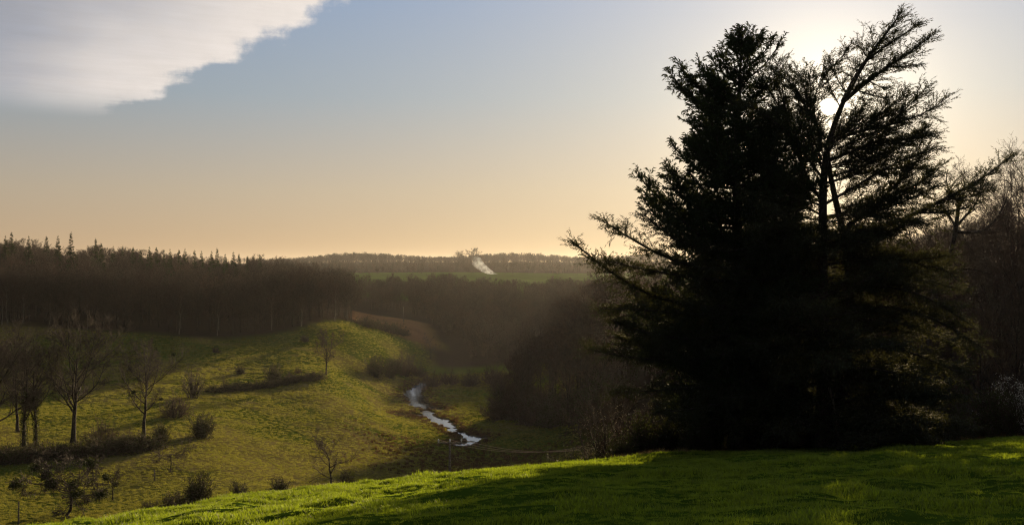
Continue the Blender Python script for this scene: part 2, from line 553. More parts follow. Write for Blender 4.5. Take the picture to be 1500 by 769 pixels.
def height(x, y):
    x = np.atleast_1d(np.asarray(x, float)); y = np.atleast_1d(np.asarray(y, float))
    h = base_h(x, y)
    r = np.hypot(x, y)
    nearw = sstep(110, 60, r)
    h = h + nearw * (fbm(x, y, 5.0, 2, 3) * 0.30 + fbm(x, y, 1.5, 2, 9) * 0.42)
    midw = sstep(70, 120, r) * sstep(700, 420, r)
    h = h + midw * (fbm(x, y, 14.0, 3, 21) * 0.7 + fbm(x, y, 2.5, 2, 33) * 0.16)
    sm = stream_mask(x, y)
    flat = sstep(-6, -1, sm)
    h = h * (1 - flat) + base_h(x, y) * flat if np.any(flat > 0) else h
    rag = fbm(x, y, 2.2, 3, 44) * 4.0
    h = h - 0.75 * sstep(-0.6, 0.9, sm + rag)
    return h


def at(px, d):
    x = (px - CX) / F * d
    return Vector((x, d, float(height(x, d)[0])))


def onground(px, py, d0=75.0, d1=2500.0):
    return at(px, ground_hit(px, py, d0, d1))


# region colours of the ground
FOREST_PX = np.array([(-200, 472), (0, 476), (100, 481), (200, 489), (330, 500), (430, 490), (500, 478), (530, 466)], float)
def ground_colour(x, y):
    r = np.hypot(x, y); z = base_h(x, y)
    yy = np.maximum(y, 5)
    px = CX + F * x / yy
    n1 = fbm(x, y, 22.0, 4, 51) ; n2 = fbm(x, y, 5.0, 3, 61)
    lush = np.array([0.038, 0.070, 0.008]); olive = np.array([0.062, 0.084, 0.012]); tan = np.array([0.128, 0.108, 0.038])
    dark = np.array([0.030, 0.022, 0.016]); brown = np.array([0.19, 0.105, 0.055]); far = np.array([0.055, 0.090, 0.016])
    c = np.tile(lush, (len(x), 1))
    val = sstep(75, 105, r)[:, None]
    dry = sstep(-0.12, 0.16, n1 + 0.5 * n2)[:, None]
    # the low terrace and the strip below the left wood stay greener
    green = (sstep(150, 120, y) + sstep(0.1, 0.0, np.abs(x / yy + 0.155)) * sstep(300, 330, y))[:, None]
    dry = dry * (1 - 0.75 * np.clip(green, 0, 1))
    c = c * (1 - val) + (olive * (1 - dry) + tan * dry) * val
    # wet brown ground beside the stream
    sm = stream_mask(x, y)
    wet = (sstep(-4.5, -0.5, sm + n2 * 5) * 0.8)[:, None]
    c = c * (1 - wet) + np.array([0.06, 0.038, 0.026]) * wet
    # forest floor
    def mixm(c, m, col):
        m = np.clip(m, 0, 1)[:, None]
        return c * (1 - m) + col * m
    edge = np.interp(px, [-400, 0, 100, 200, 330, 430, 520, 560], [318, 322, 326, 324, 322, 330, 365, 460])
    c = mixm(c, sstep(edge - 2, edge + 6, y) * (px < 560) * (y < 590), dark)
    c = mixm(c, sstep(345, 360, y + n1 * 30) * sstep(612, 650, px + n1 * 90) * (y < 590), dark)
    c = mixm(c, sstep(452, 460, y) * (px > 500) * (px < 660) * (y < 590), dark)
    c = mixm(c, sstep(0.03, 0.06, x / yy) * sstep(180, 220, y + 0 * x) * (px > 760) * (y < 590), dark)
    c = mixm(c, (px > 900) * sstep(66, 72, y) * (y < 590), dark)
    bf = sstep(510, 522, px) * sstep(650, 612, px + n1 * 60) * sstep(384, 392, y + n1 * 8) * sstep(458, 450, y)
    c = mixm(c, bf, brown)
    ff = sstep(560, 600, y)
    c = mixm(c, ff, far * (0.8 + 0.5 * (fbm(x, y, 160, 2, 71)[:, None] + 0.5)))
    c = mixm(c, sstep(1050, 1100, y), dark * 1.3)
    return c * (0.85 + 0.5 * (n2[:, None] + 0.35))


rs = np.concatenate([[0.5, 2, 5, 9], np.exp(np.linspace(math.log(12), math.log(80), 180)), np.exp(np.linspace(math.log(80.8), math.log(205), 80)),
                     np.exp(np.linspace(math.log(205.6), math.log(330), 130)), np.exp(np.linspace(math.log(333), math.log(1100), 60)), np.exp(np.linspace(math.log(1130), math.log(4200), 26))])
th = np.concatenate([np.radians(np.linspace(-180, -30, 32))[:-1], np.radians(np.linspace(-30, -25.5, 12))[:-1], np.radians(np.linspace(-25.5, 26, 385)), np.radians(np.linspace(26, 31, 12))[1:], np.radians(np.linspace(31, 180, 32))[1:-1]])
TH, RS = np.meshgrid(th, rs)
GX = (np.sin(TH) * RS).ravel(); GY = (np.cos(TH) * RS).ravel()
GZ = height(GX, GY)
GZ = np.where(np.hypot(GX, GY) > 3000, np.minimum(GZ, 3), GZ)
ga = Acc()
nr, nt = TH.shape
idx = np.arange(nr * nt).reshape(nr, nt)
a0, a1 = idx[:-1], idx[1:]
quads = np.stack([a0, a1, np.roll(a1, -1, 1), np.roll(a0, -1, 1)], -1).reshape(-1, 4)
c0 = nr * nt
ga.add(np.concatenate([np.stack([GX, GY, GZ], 1), [[0, 0, float(height(0, 0)[0])]]]), quads[:, ::-1][:, [0, 1, 2, 3]],
       np.stack([np.full(nt, c0), np.roll(idx[0], -1), idx[0]], 1))

mg = bpy.data.materials.new('meadow_ground')
mg.use_nodes = True
t = NT(mg.node_tree)
at_col = t.n('ShaderNodeAttribute', attribute_name='ground')
vec = t.n('ShaderNodeTexCoord').outputs['Object']
nA = t.n('ShaderNodeTexNoise', ins={'Vector': vec, 'Scale': 0.9, 'Detail': 8.0, 'Roughness': 0.7}).outputs[0]
nB = t.n('ShaderNodeTexNoise', ins={'Vector': vec, 'Scale': 6.0, 'Detail': 4.0, 'Roughness': 0.6}).outputs[0]
g = t.math('ADD', t.math('MULTIPLY', nA, 1.1), 0.45)
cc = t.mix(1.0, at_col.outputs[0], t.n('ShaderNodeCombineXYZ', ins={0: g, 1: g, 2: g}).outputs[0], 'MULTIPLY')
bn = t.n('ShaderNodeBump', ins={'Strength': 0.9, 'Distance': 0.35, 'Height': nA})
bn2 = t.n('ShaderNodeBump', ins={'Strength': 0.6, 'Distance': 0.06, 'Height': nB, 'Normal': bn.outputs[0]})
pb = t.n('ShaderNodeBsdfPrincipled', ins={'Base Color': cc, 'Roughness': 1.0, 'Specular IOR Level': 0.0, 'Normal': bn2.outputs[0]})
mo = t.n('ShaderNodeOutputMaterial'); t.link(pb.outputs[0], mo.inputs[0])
gm = ga.mesh('ground', mg)
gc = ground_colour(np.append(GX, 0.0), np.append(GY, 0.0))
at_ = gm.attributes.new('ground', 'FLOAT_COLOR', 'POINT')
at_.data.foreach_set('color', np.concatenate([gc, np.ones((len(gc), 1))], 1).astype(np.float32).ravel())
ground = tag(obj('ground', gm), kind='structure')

# stream water
mw = bpy.data.materials.new('stream_water')
mw.use_nodes = True
t = NT(mw.node_tree)
vec = t.n('ShaderNodeTexCoord').outputs['Object']
nz = t.n('ShaderNodeTexNoise', ins={'Vector': vec, 'Scale': 2.2, 'Detail': 3.0}).outputs[0]
bn = t.n('ShaderNodeBump', ins={'Strength': 0.22, 'Distance': 0.05, 'Height': nz})
pb = t.n('ShaderNodeBsdfPrincipled', ins={'Base Color': (0.02, 0.022, 0.018, 1), 'Roughness': 0.05, 'IOR': 1.5, 'Specular IOR Level': 0.5, 'Normal': bn.outputs[0]})
mo = t.n('ShaderNodeOutputMaterial'); t.link(pb.outputs[0], mo.inputs[0])
wx = np.linspace(_sx.min() - 3, _sx.max() + 3, 110); wy = np.linspace(_sy.min() - 3, _sy.max() + 3, 200)
WX, WY = np.meshgrid(wx, wy)
WM = stream_mask(WX, WY)
WZ = base_h(WX.ravel(), WY.ravel()).reshape(WX.shape) - 0.12
idx = np.arange(WX.size).reshape(WX.shape)
cell = (WM[:-1, :-1] > -1.6) & (WM[1:, 1:] > -1.6)
f = np.stack([idx[:-1, :-1], idx[:-1, 1:], idx[1:, 1:], idx[1:, :-1]], -1)[cell]
us = np.unique(f); remap = np.full(WX.size, -1); remap[us] = np.arange(len(us))
wa = Acc(); wa.add(np.stack([WX.ravel()[us], WY.ravel()[us], WZ.ravel()[us]], 1), remap[f])
tag(obj('stream', wa.mesh('stream', mw)), kind='structure')
# ------------------------------------------------------------------ plant prototypes
def build_tree(rg, h, limbs, nl, spread, seglen, up, twig_r, trunk_r=None, bare=0.3, lean=0.06, twigmat=None, ivy=0, ang=(32, 68), clump=None, lev1len=None, name='tree', wob=1.0):
    """bare broad-leaved tree: (trunk mesh with its limbs, crown mesh of branches and twigs)"""
    tr, cr = Acc(), Acc()
    twigmat = twigmat or M_TWIG
    r0 = trunk_r or h * 0.021
    n = 10
    z = np.linspace(-0.25, h * 0.80, n)
    wv = np.cumsum(rg.normal(size=(n, 2)) * lean * h / n, 0)
    P0 = np.concatenate([wv, z[:, None]], 1)[None]
    R0 = (r0 * np.linspace(1, 0.22, n))[None]
    R0[0, 0] *= 1.45; R0[0, 1] *= 1.08
    tubes(tr, P0, R0, 9)
    l1 = lev1len or (lambda t: spread / (h * 0.8) * (0.45 + 0.75 * np.sin(np.clip((t - bare) / (1 - bare), 0, 1) * 2.2 + 0.45)))
    P1, R1 = kids(rg, P0, R0, limbs, bare, 1.0, ang, l1, n=8, up=up, wob=0.10 * wob, rr=0.55, rmin=twig_r)
    tubes(tr, P1, R1, 6)
    P2, R2 = kids(rg, P1, R1, nl[0], 0.22, 1.0, (28, 60), lambda t: seglen[0] * (1.15 - 0.6 * t), n=6, up=up * 0.7, wob=0.13 * wob, rr=0.6, rmin=twig_r)
    tubes(cr, P2, R2, 4)
    P3, R3 = kids(rg, P2, R2, nl[1], 0.2, 1.0, (25, 60), lambda t: seglen[1] * (1.15 - 0.5 * t), n=4, up=up * 0.5, wob=0.15 * wob, rr=0.6, rmin=twig_r)
    tubes(cr, P3, R3, 3)
    P4, R4 = kids(rg, P3, R3, nl[2], 0.15, 1.0, (22, 58), lambda t: seglen[2] * (1.1 - 0.4 * t), n=2, up=up * 0.3, wob=0.15, rr=0.7, rmin=twig_r)
    tubes(cr, P4, R4, 3)
    parts = [('trunk', tr.mesh(name + '_trunk', M_BARK)), ('crown', cr.mesh(name + '_crown', twigmat))]
    if ivy:
        iv = Acc()
        m = ivy
        tt = rg.random(m) ** 0.8 * 0.75
        p_, _ = sample(np.repeat(P0, m, 0), tt)
        iv_r = 0.30 + 0.35 * rg.random(m)
        a_ = rg.random(m) * 6.283
        leaves(iv, rg, p_ + np.stack([np.cos(a_) * iv_r, np.sin(a_) * iv_r, rg.normal(size=m) * 0.2], 1), 0.22)
        parts.append(('ivy', iv.mesh(name + '_ivy', M_IVY)))
    if clump:   # evergreen clumps (mistletoe, ivy heads) high in the crown: (count, radius, leaves)
        for j in rg.choice(len(P3), clump[0], replace=False):
            iv = Acc()
            c = P3[j, -1]
            v = unit(rg.normal(size=(clump[2], 3))) * (rg.random((clump[2], 1)) ** 0.5) * clump[1] * np.array([1, 1, 0.8])
            leaves(iv, rg, c + v, 0.16)
            parts.append(('mistletoe', iv.mesh(name + '_mistletoe', M_IVY)))
    return parts


def build_bush(rg, h, wd, stems, nl, twig_r=0.010, twigmat=None, leaf=0, leafmat=None, leafsize=0.08, fan=(8, 70), up=0.12, name='bush', leafpow=0.4):
    """many-stemmed shrub: stems, twigs, optional leaves"""
    st, tw = Acc(), Acc()
    a_ = rg.random(stems) * 6.283
    ph = np.radians(rg.uniform(fan[0], fan[1], stems))
    d = np.stack([np.sin(ph) * np.cos(a_), np.sin(ph) * np.sin(a_), np.cos(ph)], 1)
    L = rg.uniform(0.65, 1.0, stems) / np.sqrt((d[:, 0] ** 2 + d[:, 1] ** 2) / (wd * 0.5) ** 2 + d[:, 2] ** 2 / h ** 2)
    b = np.stack([np.cos(a_), np.sin(a_)], 1) * (rg.random((stems, 1)) * 0.16 * wd)
    pts = [np.concatenate([b, np.full((stems, 1), -0.12)], 1)]
    for _ in range(5):
        d = unit(d + np.array([0, 0, up * 0.5]) + rg.normal(size=d.shape) * 0.13)
        pts.append(pts[-1] + d * (L / 5)[:, None])
    P1 = np.stack(pts, 1)
    R1 = (0.012 + 0.010 * h) * np.linspace(1, 0.3, 6)[None] * rg.uniform(0.6, 1.2, (stems, 1))
    tubes(st, P1, R1, 4)
    P2, R2 = kids(rg, P1, R1, nl[0], 0.12, 1.0, (22, 58), lambda t: 0.42 * (1.1 - 0.45 * t), n=4, up=up, wob=0.16, rr=0.6, rmin=twig_r)
    tubes(tw, P2, R2, 3)
    P3, R3 = kids(rg, P2, R2, nl[1], 0.1, 1.0, (20, 58), lambda t: 0.55 * (1.1 - 0.4 * t), n=2, up=up * 0.6, wob=0.16, rr=0.7, rmin=twig_r)
    tubes(tw, P3, R3, 3)
    parts = [('stem', st.mesh(name + '_stem', M_BARK)), ('crown', tw.mesh(name + '_crown', twigmat or M_TWIG))]
    if leaf:
        lf = Acc()
        j = rg.integers(0, len(P3), leaf)
        p_, _ = sample(P3[j], rg.random(leaf) ** leafpow)
        leaves(lf, rg, p_ + rg.normal(size=(leaf, 3)) * leafsize * 0.5, leafsize)
        parts.append(('foliage', lf.mesh(name + '_foliage', leafmat or M_IVY)))
    return parts


def build_spruce(rg, h, wd, nb, name):
    """far conifer: trunk, and whorls of drooping boughs set with needle sprays"""
    tr, cr = Acc(), Acc()
    P0 = np.stack([np.zeros(6), np.zeros(6), np.linspace(-0.3, h, 6)], 1)[None]
    R0 = (h * 0.014 * np.linspace(1, 0.08, 6))[None]
    tubes(tr, P0, R0, 6)
    t = np.sort(rg.uniform(0.10, 0.985, nb)) 
    a_ = rg.random(nb) * 6.283
    L = wd * 0.5 * (1 - t) ** 1.0 * rg.uniform(0.75, 1.15, nb) + 0.12
    d = np.stack([np.cos(a_), np.sin(a_), 0.25 - 0.35 * (1 - t)], 1)
    pts = [np.stack([0 * t, 0 * t, t * h], 1)]
    for k in range(4):
        d = unit(d + np.array([0, 0, -0.10 + 0.09 * k]))
        pts.append(pts[-1] + d * (L / 4)[:, None])
    P1 = np.stack(pts, 1)
    R1 = np.full((nb, 5), 0.03) * np.linspace(1, 0.3, 5)
    tubes(cr, P1, R1, 3)
    tm, tf = needle_template(rg, 6, 0.55, 0.34, 0.10, 48)
    ns = 12
    j = np.repeat(np.arange(nb), ns)
    tt = rg.uniform(0.08, 1.0, nb * ns)
    p_, tg = sample(P1[j], tt)
    side = unit(np.cross(tg, np.array([0, 0, 1.0]))) * np.where(rg.random(nb * ns) < 0.5, 1, -1)[:, None]
    dd = unit(tg * 0.7 + side * rg.uniform(0.2, 1.0, (nb * ns, 1)) + np.array([0, 0, -0.15]) + rg.normal(size=(nb * ns, 3)) * 0.15)
    sprigs(cr, p_, dd, np.tile([0, 0, 1.0], (len(p_), 1)), rg.uniform(0.7, 1.3, len(p_)) * np.clip(0.22 + L[j] * 0.5, 0.25, 1.3), tm, tf)
    # leader
    sprigs(cr, np.array([[0, 0, h * 0.97]]), np.array([[0, 0, 1.0]]), np.array([[1.0, 0, 0]]), np.array([1.0]), tm, tf)
    return [('trunk', tr.mesh(name + '_trunk', M_BARK)), ('crown', cr.mesh(name + '_crown', M_FIR))]


def join_meshes(parts, name):
    """one mesh with two materials from part meshes, for stuff that is scattered"""
    me = bpy.data.meshes.new(name)
    vs, f, mi = [], [], []
    n = 0
    acc = Acc()
    ids = []
    for k, (_, m) in enumerate(parts):
        v = np.empty(len(m.vertices) * 3, np.float32); m.vertices.foreach_get('co', v)
        ls = np.empty(len(m.polygons), np.int32); m.polygons.foreach_get('loop_total', ls)
        vi = np.empty(len(m.loops), np.int32); m.loops.foreach_get('vertex_index', vi)
        q4 = vi.reshape(-1, 4) if (ls == 4).all() else None
        if q4 is not None:
            acc.add(v.reshape(-1, 3), q4)
        else:
            n4 = int((ls == 4).sum())
            acc.add(v.reshape(-1, 3), vi[:n4 * 4].reshape(-1, 4), vi[n4 * 4:].reshape(-1, 3))
    return acc.mesh(name, parts[-1][1].materials[0])


# ------------------------------------------------------------------ scattering (ground cover and far woods, one object each)
def scatter(name, label, cat, pts, rot, scl, meshes, seed=1):
    me = bpy.data.meshes.new(name + '_points')
    me.vertices.add(len(pts))
    me.vertices.foreach_set('co', np.asarray(pts, np.float32).ravel())
    for an, data in (('turn', rot), ('size', scl)):
        a = me.attributes.new(an, 'FLOAT', 'POINT'); a.data.foreach_set('value', np.asarray(data, np.float32))
    o = obj(name, me)
    tag(o, label, cat, kind='stuff')
    coll = bpy.data.collections.new(name + '_pieces')
    for m in meshes:
        coll.objects.link(bpy.data.objects.new(m.name, m))
    ng = bpy.data.node_groups.new(name + '_scatter', 'GeometryNodeTree')
    ng.interface.new_socket('Geometry', in_out='INPUT', socket_type='NodeSocketGeometry')
    ng.interface.new_socket('Geometry', in_out='OUTPUT', socket_type='NodeSocketGeometry')
    N = ng.nodes; Lk = ng.links.new
    gi, go = N.new('NodeGroupInput'), N.new('NodeGroupOutput')
    ci = N.new('GeometryNodeCollectionInfo'); ci.inputs['Collection'].default_value = coll
    ci.inputs['Separate Children'].default_value = True; ci.inputs['Reset Children'].default_value = True
    ip = N.new('GeometryNodeInstanceOnPoints'); ip.inputs['Pick Instance'].default_value = True
    ri = N.new('FunctionNodeRandomValue'); ri.data_type = 'INT'
    for s_ in ri.inputs:
        if s_.type == 'INT' and s_.name == 'Max': s_.default_value = len(meshes) - 1
        if s_.type == 'INT' and s_.name == 'Min': s_.default_value = 0
        if s_.name == 'Seed': s_.default_value = seed
    na, nb = N.new('GeometryNodeInputNamedAttribute'), N.new('GeometryNodeInputNamedAttribute')
    for q_, an in ((na, 'turn'), (nb, 'size')):
        q_.data_type = 'FLOAT'; q_.inputs['Name'].default_value = an
    cx = N.new('ShaderNodeCombineXYZ')
    Lk(na.outputs['Attribute'], cx.inputs[2])
    Lk(gi.outputs[0], ip.inputs['Points']); Lk(ci.outputs[0], ip.inputs['Instance'])
    Lk([s_ for s_ in ri.outputs if s_.type == 'INT'][0], ip.inputs['Instance Index'])
    Lk(cx.outputs[0], ip.inputs['Rotation']); Lk(nb.outputs['Attribute'], ip.inputs['Scale'])
    Lk(ip.outputs[0], go.inputs[0])
    md = o.modifiers.new('scatter', 'NODES'); md.node_group = ng
    return o


def grass_clump(rg, n, rad, h, wdt, mat_, name, droop=0.5, lean=0.0):
    acc = Acc()
    r = rad * np.sqrt(rg.random(n)); a_ = rg.random(n) * 6.283
    b = np.stack([r * np.cos(a_), r * np.sin(a_), np.full(n, -0.02)], 1)
    hh = h * rg.uniform(0.55, 1.15, n)
    o = rg.random(n) * 6.283
    out = np.stack([np.cos(o), np.sin(o), np.zeros(n)], 1) * (rg.uniform(0.15, 1.0, n) * droop * hh)[:, None]
    side = np.stack([-np.sin(o + rg.normal(size=n)), np.cos(o + rg.normal(size=n)), np.zeros(n)], 1) * (wdt * 0.5)
    up = np.array([0, 0, 1.0])
    m1 = b + out * 0.35 + up * (hh * 0.6)[:, None]
    tp = b + out + up * (hh * 0.95)[:, None]
    V = np.stack([b - side, b + side, m1 + side * 0.8, m1 - side * 0.8, tp], 1)
    k = np.arange(n)[:, None] * 5
    acc.add(V.reshape(-1, 3), k + np.array([0, 1, 2, 3]), k + np.array([3, 2, 4]))
    return acc.mesh(name, mat_)


# ------------------------------------------------------------------ near grass
rg = np.random.default_rng(11)
clumps = [grass_clump(rg, 40, 0.17, h_, 0.012, M_GRASS, 'grass_clump', 0.8) for h_ in (0.055, 0.068, 0.085, 0.12)]
NG = 84000
r_ = np.sqrt(rg.uniform(15 ** 2, 72 ** 2, NG)) ** 0.96
r_ = np.clip(r_ * 1.12, 15, 74)
b_ = rg.uniform(-0.50, 0.50, NG)
gx, gy = b_ * r_, r_
tuft = fbm(gx, gy, 1.6, 2, 81)
keep = rg.random(NG) < 0.85 + 0.6 * tuft
gx, gy, tuft = gx[keep], gy[keep], tuft[keep]
dstep = np.clip(np.hypot(gx, gy) / 34, 0.8, 2.0)
scatter('grass', 'lush green pasture grass on the near slope', 'grass', np.stack([gx, gy, height(gx, gy)], 1), rg.random(len(gx)) * 6.283,
        (0.5 + 2.8 * np.clip(tuft + 0.08, 0, 1)) * rg.uniform(0.75, 1.25, len(gx)) * dstep ** 0.5, clumps)

# meadow tussocks in the valley
tus = [grass_clump(rg, 30, 0.30, h_, 0.030, M_TUSSOCK, 'tussock', 0.9) for h_ in (0.13, 0.17, 0.22)]
NT_ = 150000
r_ = np.exp(rg.uniform(math.log(88), math.log(390), NT_)); b_ = rg.uniform(-0.47, 0.06, NT_)
gx, gy = b_ * r_, r_
pxx = CX + F * b_
edge = np.interp(pxx, [-400, 0, 100, 200, 330, 430, 520, 545, 620, 640], [318, 322, 326, 324, 322, 330, 362, 388, 388, 345])
ok = (gy < edge) & (stream_mask(gx, gy) < -0.8) & (fore(gx, gy) < valley(gx, gy) + 1) & (rg.random(NT_) < 0.6 + 0.7 * fbm(gx, gy, 7, 3, 91))
gx, gy = gx[ok], gy[ok]
scatter('meadow_grass', 'rough olive and straw coloured meadow grass on the valley floor', 'grass', np.stack([gx, gy, height(gx, gy)], 1),
        rg.random(len(gx)) * 6.283, rg.uniform(0.5, 1.3, len(gx)) * np.clip(gy / 200, 0.75, 1.4), tus, 3)

# rushes beside the stream
rush = [grass_clump(rg, 40, 0.30, h_, 0.03, M_RUSH, 'rush', 0.5) for h_ in (0.25, 0.35, 0.5)]
k_ = rg.integers(0, len(_sx), 6500)
gx = _sx[k_] + rg.normal(size=6500) * (0.8 + _sr[k_]); gy = _sy[k_] + rg.normal(size=6500) * (2.0 + _sr[k_])
smk = stream_mask(gx, gy) + fbm(gx, gy, 2.2, 3, 44) * 4.0
ok = (smk < -1.0) & (rg.random(6500) < 0.6 + 1.6 * fbm(gx, gy, 5, 2, 95))
ax, ay = [], []
for (px, py, sx, sy, m) in [(562, 650, 3, 3, 90), (590, 646, 4, 3, 130), (690, 690, 8, 6, 600), (750, 672, 6, 8, 500), (640, 668, 6, 6, 350)]:
    d = ground_hit(px, py, 90, 400)
    ax.append((px - CX) / F * d + rg.normal(size=m) * sx); ay.append(d + rg.normal(size=m) * sy)
gx = np.concatenate([gx[ok]] + ax); gy = np.concatenate([gy[ok]] + ay)
ok = stream_mask(gx, gy) + fbm(gx, gy, 2.2, 3, 44) * 4.0 < -0.5
gx, gy = gx[ok], gy[ok]
scatter('rushes', 'brown dead rushes lining the stream', 'rushes', np.stack([gx, gy, height(gx, gy)], 1), rg.random(len(gx)) * 6.283, rg.uniform(0.6, 1.2, len(gx)), rush, 5)

# dry grass strip under the conifers
dry = [grass_clump(rg, 34, 0.22, h_, 0.014, M_DRY, 'dry_clump', 0.8) for h_ in (0.3, 0.42)]
m = 2600
px_ = rg.uniform(900, 1500, m); dd_ = np.interp(px_, [900, 1100, 1250, 1500], [59, 63.5, 65.5, 68]) + np.abs(rg.normal(size=m)) * 1.6
gx = (px_ - CX) / F * dd_; gy = dd_
scatter('dry_grass', 'pale dead grass along the shaded foot of the conifers', 'grass', np.stack([gx, gy, height(gx, gy)], 1), rg.random(m) * 6.283, rg.uniform(0.5, 1.2, m), dry, 6)

# ------------------------------------------------------------------ the two great conifers by the near slope
UPV = np.array([0, 0, 1.0])


def pix(px, py, d):
    return np.array([(px - CX) / F * d, d, -(py - CY) / F * d])


def resample(pts, n):
    pts = np.asarray(pts, float)
    s = np.concatenate([[0], np.cumsum(np.linalg.norm(np.diff(pts, axis=0), axis=1))])
    # Catmull-like smoothing by sampling a quadratic fit of the chords
    tt = np.linspace(0, s[-1], n)
    out = np.stack([np.interp(tt, s, pts[:, k]) for k in range(3)], 1)
    for _ in range(2):
        out[1:-1] = 0.25 * out[:-2] + 0.5 * out[1:-1] + 0.25 * out[2:]
    return out


def foliage_plane(rg, acc_b, acc_n, P, R, step, l2, tmpl, tfac, upb, droop, s0, tipfull=0.25, sideang=(38, 62), start=0.12, plane=0.25, ns=7, sunhole=None):
    """branchlets left and right of each bough, set with needle sprays"""
    L = np.linalg.norm(np.diff(P, axis=1), axis=2).sum(1)
    cnt = np.maximum((L / step).astype(int), 4)
    j = np.repeat(np.arange(len(P)), cnt)
    t = start + (1 - start) * rg.random(len(j)) ** 0.9
    p_, tg = sample(P[j], t)
    hor = unit(np.cross(tg, UPV) + 1e-6)
    sgn = np.where(rg.random(len(j)) < 0.5, 1.0, -1.0)[:, None]
    a = np.radians(rg.uniform(*sideang, len(j)))[:, None]
    d = unit(np.cos(a) * tg + np.sin(a) * hor * sgn + rg.normal(size=tg.shape) * plane + UPV * upb)
    l = l2 * np.clip(tipfull + (1 - t) * 1.1, 0, 1.0) * np.clip(L[j] / 5, 0.35, 1.15) * rg.uniform(0.5, 1.2, len(j))
    pts = [p_]
    for k in range(2):
        d = unit(d + UPV * droop + rg.normal(size=d.shape) * 0.10 + tg * 0.12)
        pts.append(pts[-1] + d * (l / 2)[:, None])
    P2 = np.stack(pts, 1)
    rr = np.clip(0.006 + 0.006 * l, 0.006, 0.03)
    tubes(acc_b, P2, rr[:, None] * np.array([1, 0.7, 0.4]), 3)
    c2 = np.maximum((l / 0.16 * (ns / 7)).astype(int), 2)
    k = np.repeat(np.arange(len(P2)), c2)
    t2 = 0.1 + 0.9 * rg.random(len(k))
    q_, tg2 = sample(P2[k], t2)
    hor2 = unit(np.cross(tg2, UPV) + 1e-6) * np.where(rg.random(len(k)) < 0.5, 1.0, -1.0)[:, None]
    d2 = unit(tg2 * 0.9 + hor2 * rg.uniform(0.1, 1.0, (len(k), 1)) + rg.normal(size=tg2.shape) * 0.22 + UPV * (upb + 0.1))
    s = s0 * rg.uniform(0.6, 1.25, len(k))
    if sunhole is not None:
        w_ = q_ - sunhole[0]
        ok = np.linalg.norm(w_ - (w_ @ sunhole[1])[:, None] * sunhole[1], axis=1) > sunhole[2]
        k, q_, d2, s = k[ok], q_[ok], d2[ok], s[ok]
    sprigs(acc_n, q_, d2, np.tile(UPV, (len(k), 1)), s, tmpl, tfac)
    # sprays along the outer part of the bough itself
    c3 = np.maximum((L / 0.14).astype(int), 3)
    k = np.repeat(np.arange(len(P)), c3)
    t3 = 0.35 + 0.65 * rg.random(len(k))
    q_, tg3 = sample(P[k], t3)
    d3 = unit(tg3 + rg.normal(size=tg3.shape) * 0.45)
    sprigs(acc_n, q_, d3, np.tile(UPV, (len(k), 1)), s0 * rg.uniform(0.6, 1.1, len(k)), tmpl, tfac)


rg = np.random.default_rng(23)
T_CEDAR = needle_template(rg, 7, 0.42, 0.10, 0.042, 58, 0.12)
T_FIR = needle_template(rg, 6, 0.27, 0.15, 0.055, 50)


def bough_set(rg, base, specs, trunk_d):
    """boughs drawn as picture paths at their own distance from the trunk plane; specs: list of (points, depth at tip, base radius)"""
    P, R = [], []
    for pts, dz, r in specs:
        n = len(pts)
        w3 = [pix(px, py, trunk_d + dz * (k / (n - 1)) ** 1.2) for k, (px, py) in enumerate(pts)]
        P.append(resample(w3, 9)); R.append(r * np.linspace(1, 0.16, 9))
    return np.array(P), np.array(R)


# --- the dense fir
DF = 64.0
fb = at(1080, DF)
tb, bb, nb_ = Acc(), Acc(), Acc()
ftop = pix(1087, 55, DF)
P0 = resample([np.array([fb.x, DF, fb.z - 0.3]), pix(1079, 400, DF), pix(1079, 200, DF), ftop], 14)[None]
R0 = np.interp(np.linspace(0, 1, 14), [0, 0.08, 1], [0.62, 0.48, 0.04])[None]
tubes(tb, P0, R0, 10)
NBF = 300
t_ = np.sort(rg.uniform(0.05, 0.99, NBF))
zz = P0[0, 0, 2] + t_ * (ftop[2] - P0[0, 0, 2])
pyy = CY - zz / DF * F
hw = np.interp(pyy, [50, 60, 80, 100, 125, 160, 205, 280, 350, 450, 560, 660], [4, 22, 42, 66, 82, 104, 122, 138, 150, 160, 165, 150]) / F * DF
lump = 0.86 + 0.30 * np.sin(pyy / 13.0) * np.cos(pyy / 7.0 + 1) * 0.7
a_ = rg.random(NBF) * 6.283
L_ = hw * rg.uniform(0.72, 1.06, NBF) * (0.9 + 0.22 * np.sin(a_ * 2 + zz * 0.9))
d_ = np.stack([np.cos(a_), np.sin(a_), 0.20 + 0.55 * sstep(0.75, 1.0, t_) - 0.25 * (1 - t_)], 1)
pts = [sample(np.repeat(P0, NBF, 0), t_)[0]]
for k in range(6):
    d_ = unit(d_ + UPV * (0.01 + 0.055 * k) + rg.normal(size=d_.shape) * 0.05)
    pts.append(pts[-1] + d_ * (L_ / 6)[:, None])
P1 = np.stack(pts, 1); R1 = (0.025 + 0.012 * L_)[:, None] * np.linspace(1, 0.25, 7)
tubes(bb, P1, R1, 4)
foliage_plane(rg, bb, nb_, P1, R1, 0.125, 1.15, T_FIR[0], T_FIR[1], 0.10, 0.03, 1.2, 0.50, (30, 65), 0.12, 0.50, 9)
base = np.array([fb.x, DF, fb.z])
fir = thing('fir_tree', 'tall dense black-green fir with lumpy pointed crown on the near slope', 'tree', base)
obj('trunk', tb.mesh('fir_trunk', M_BARK, offset=base), fir)
br = obj('branches', bb.mesh('fir_branches', M_BARK, offset=base), fir)
obj('crown', nb_.mesh('fir_crown', M_FIR, smooth=False, offset=base), fir)


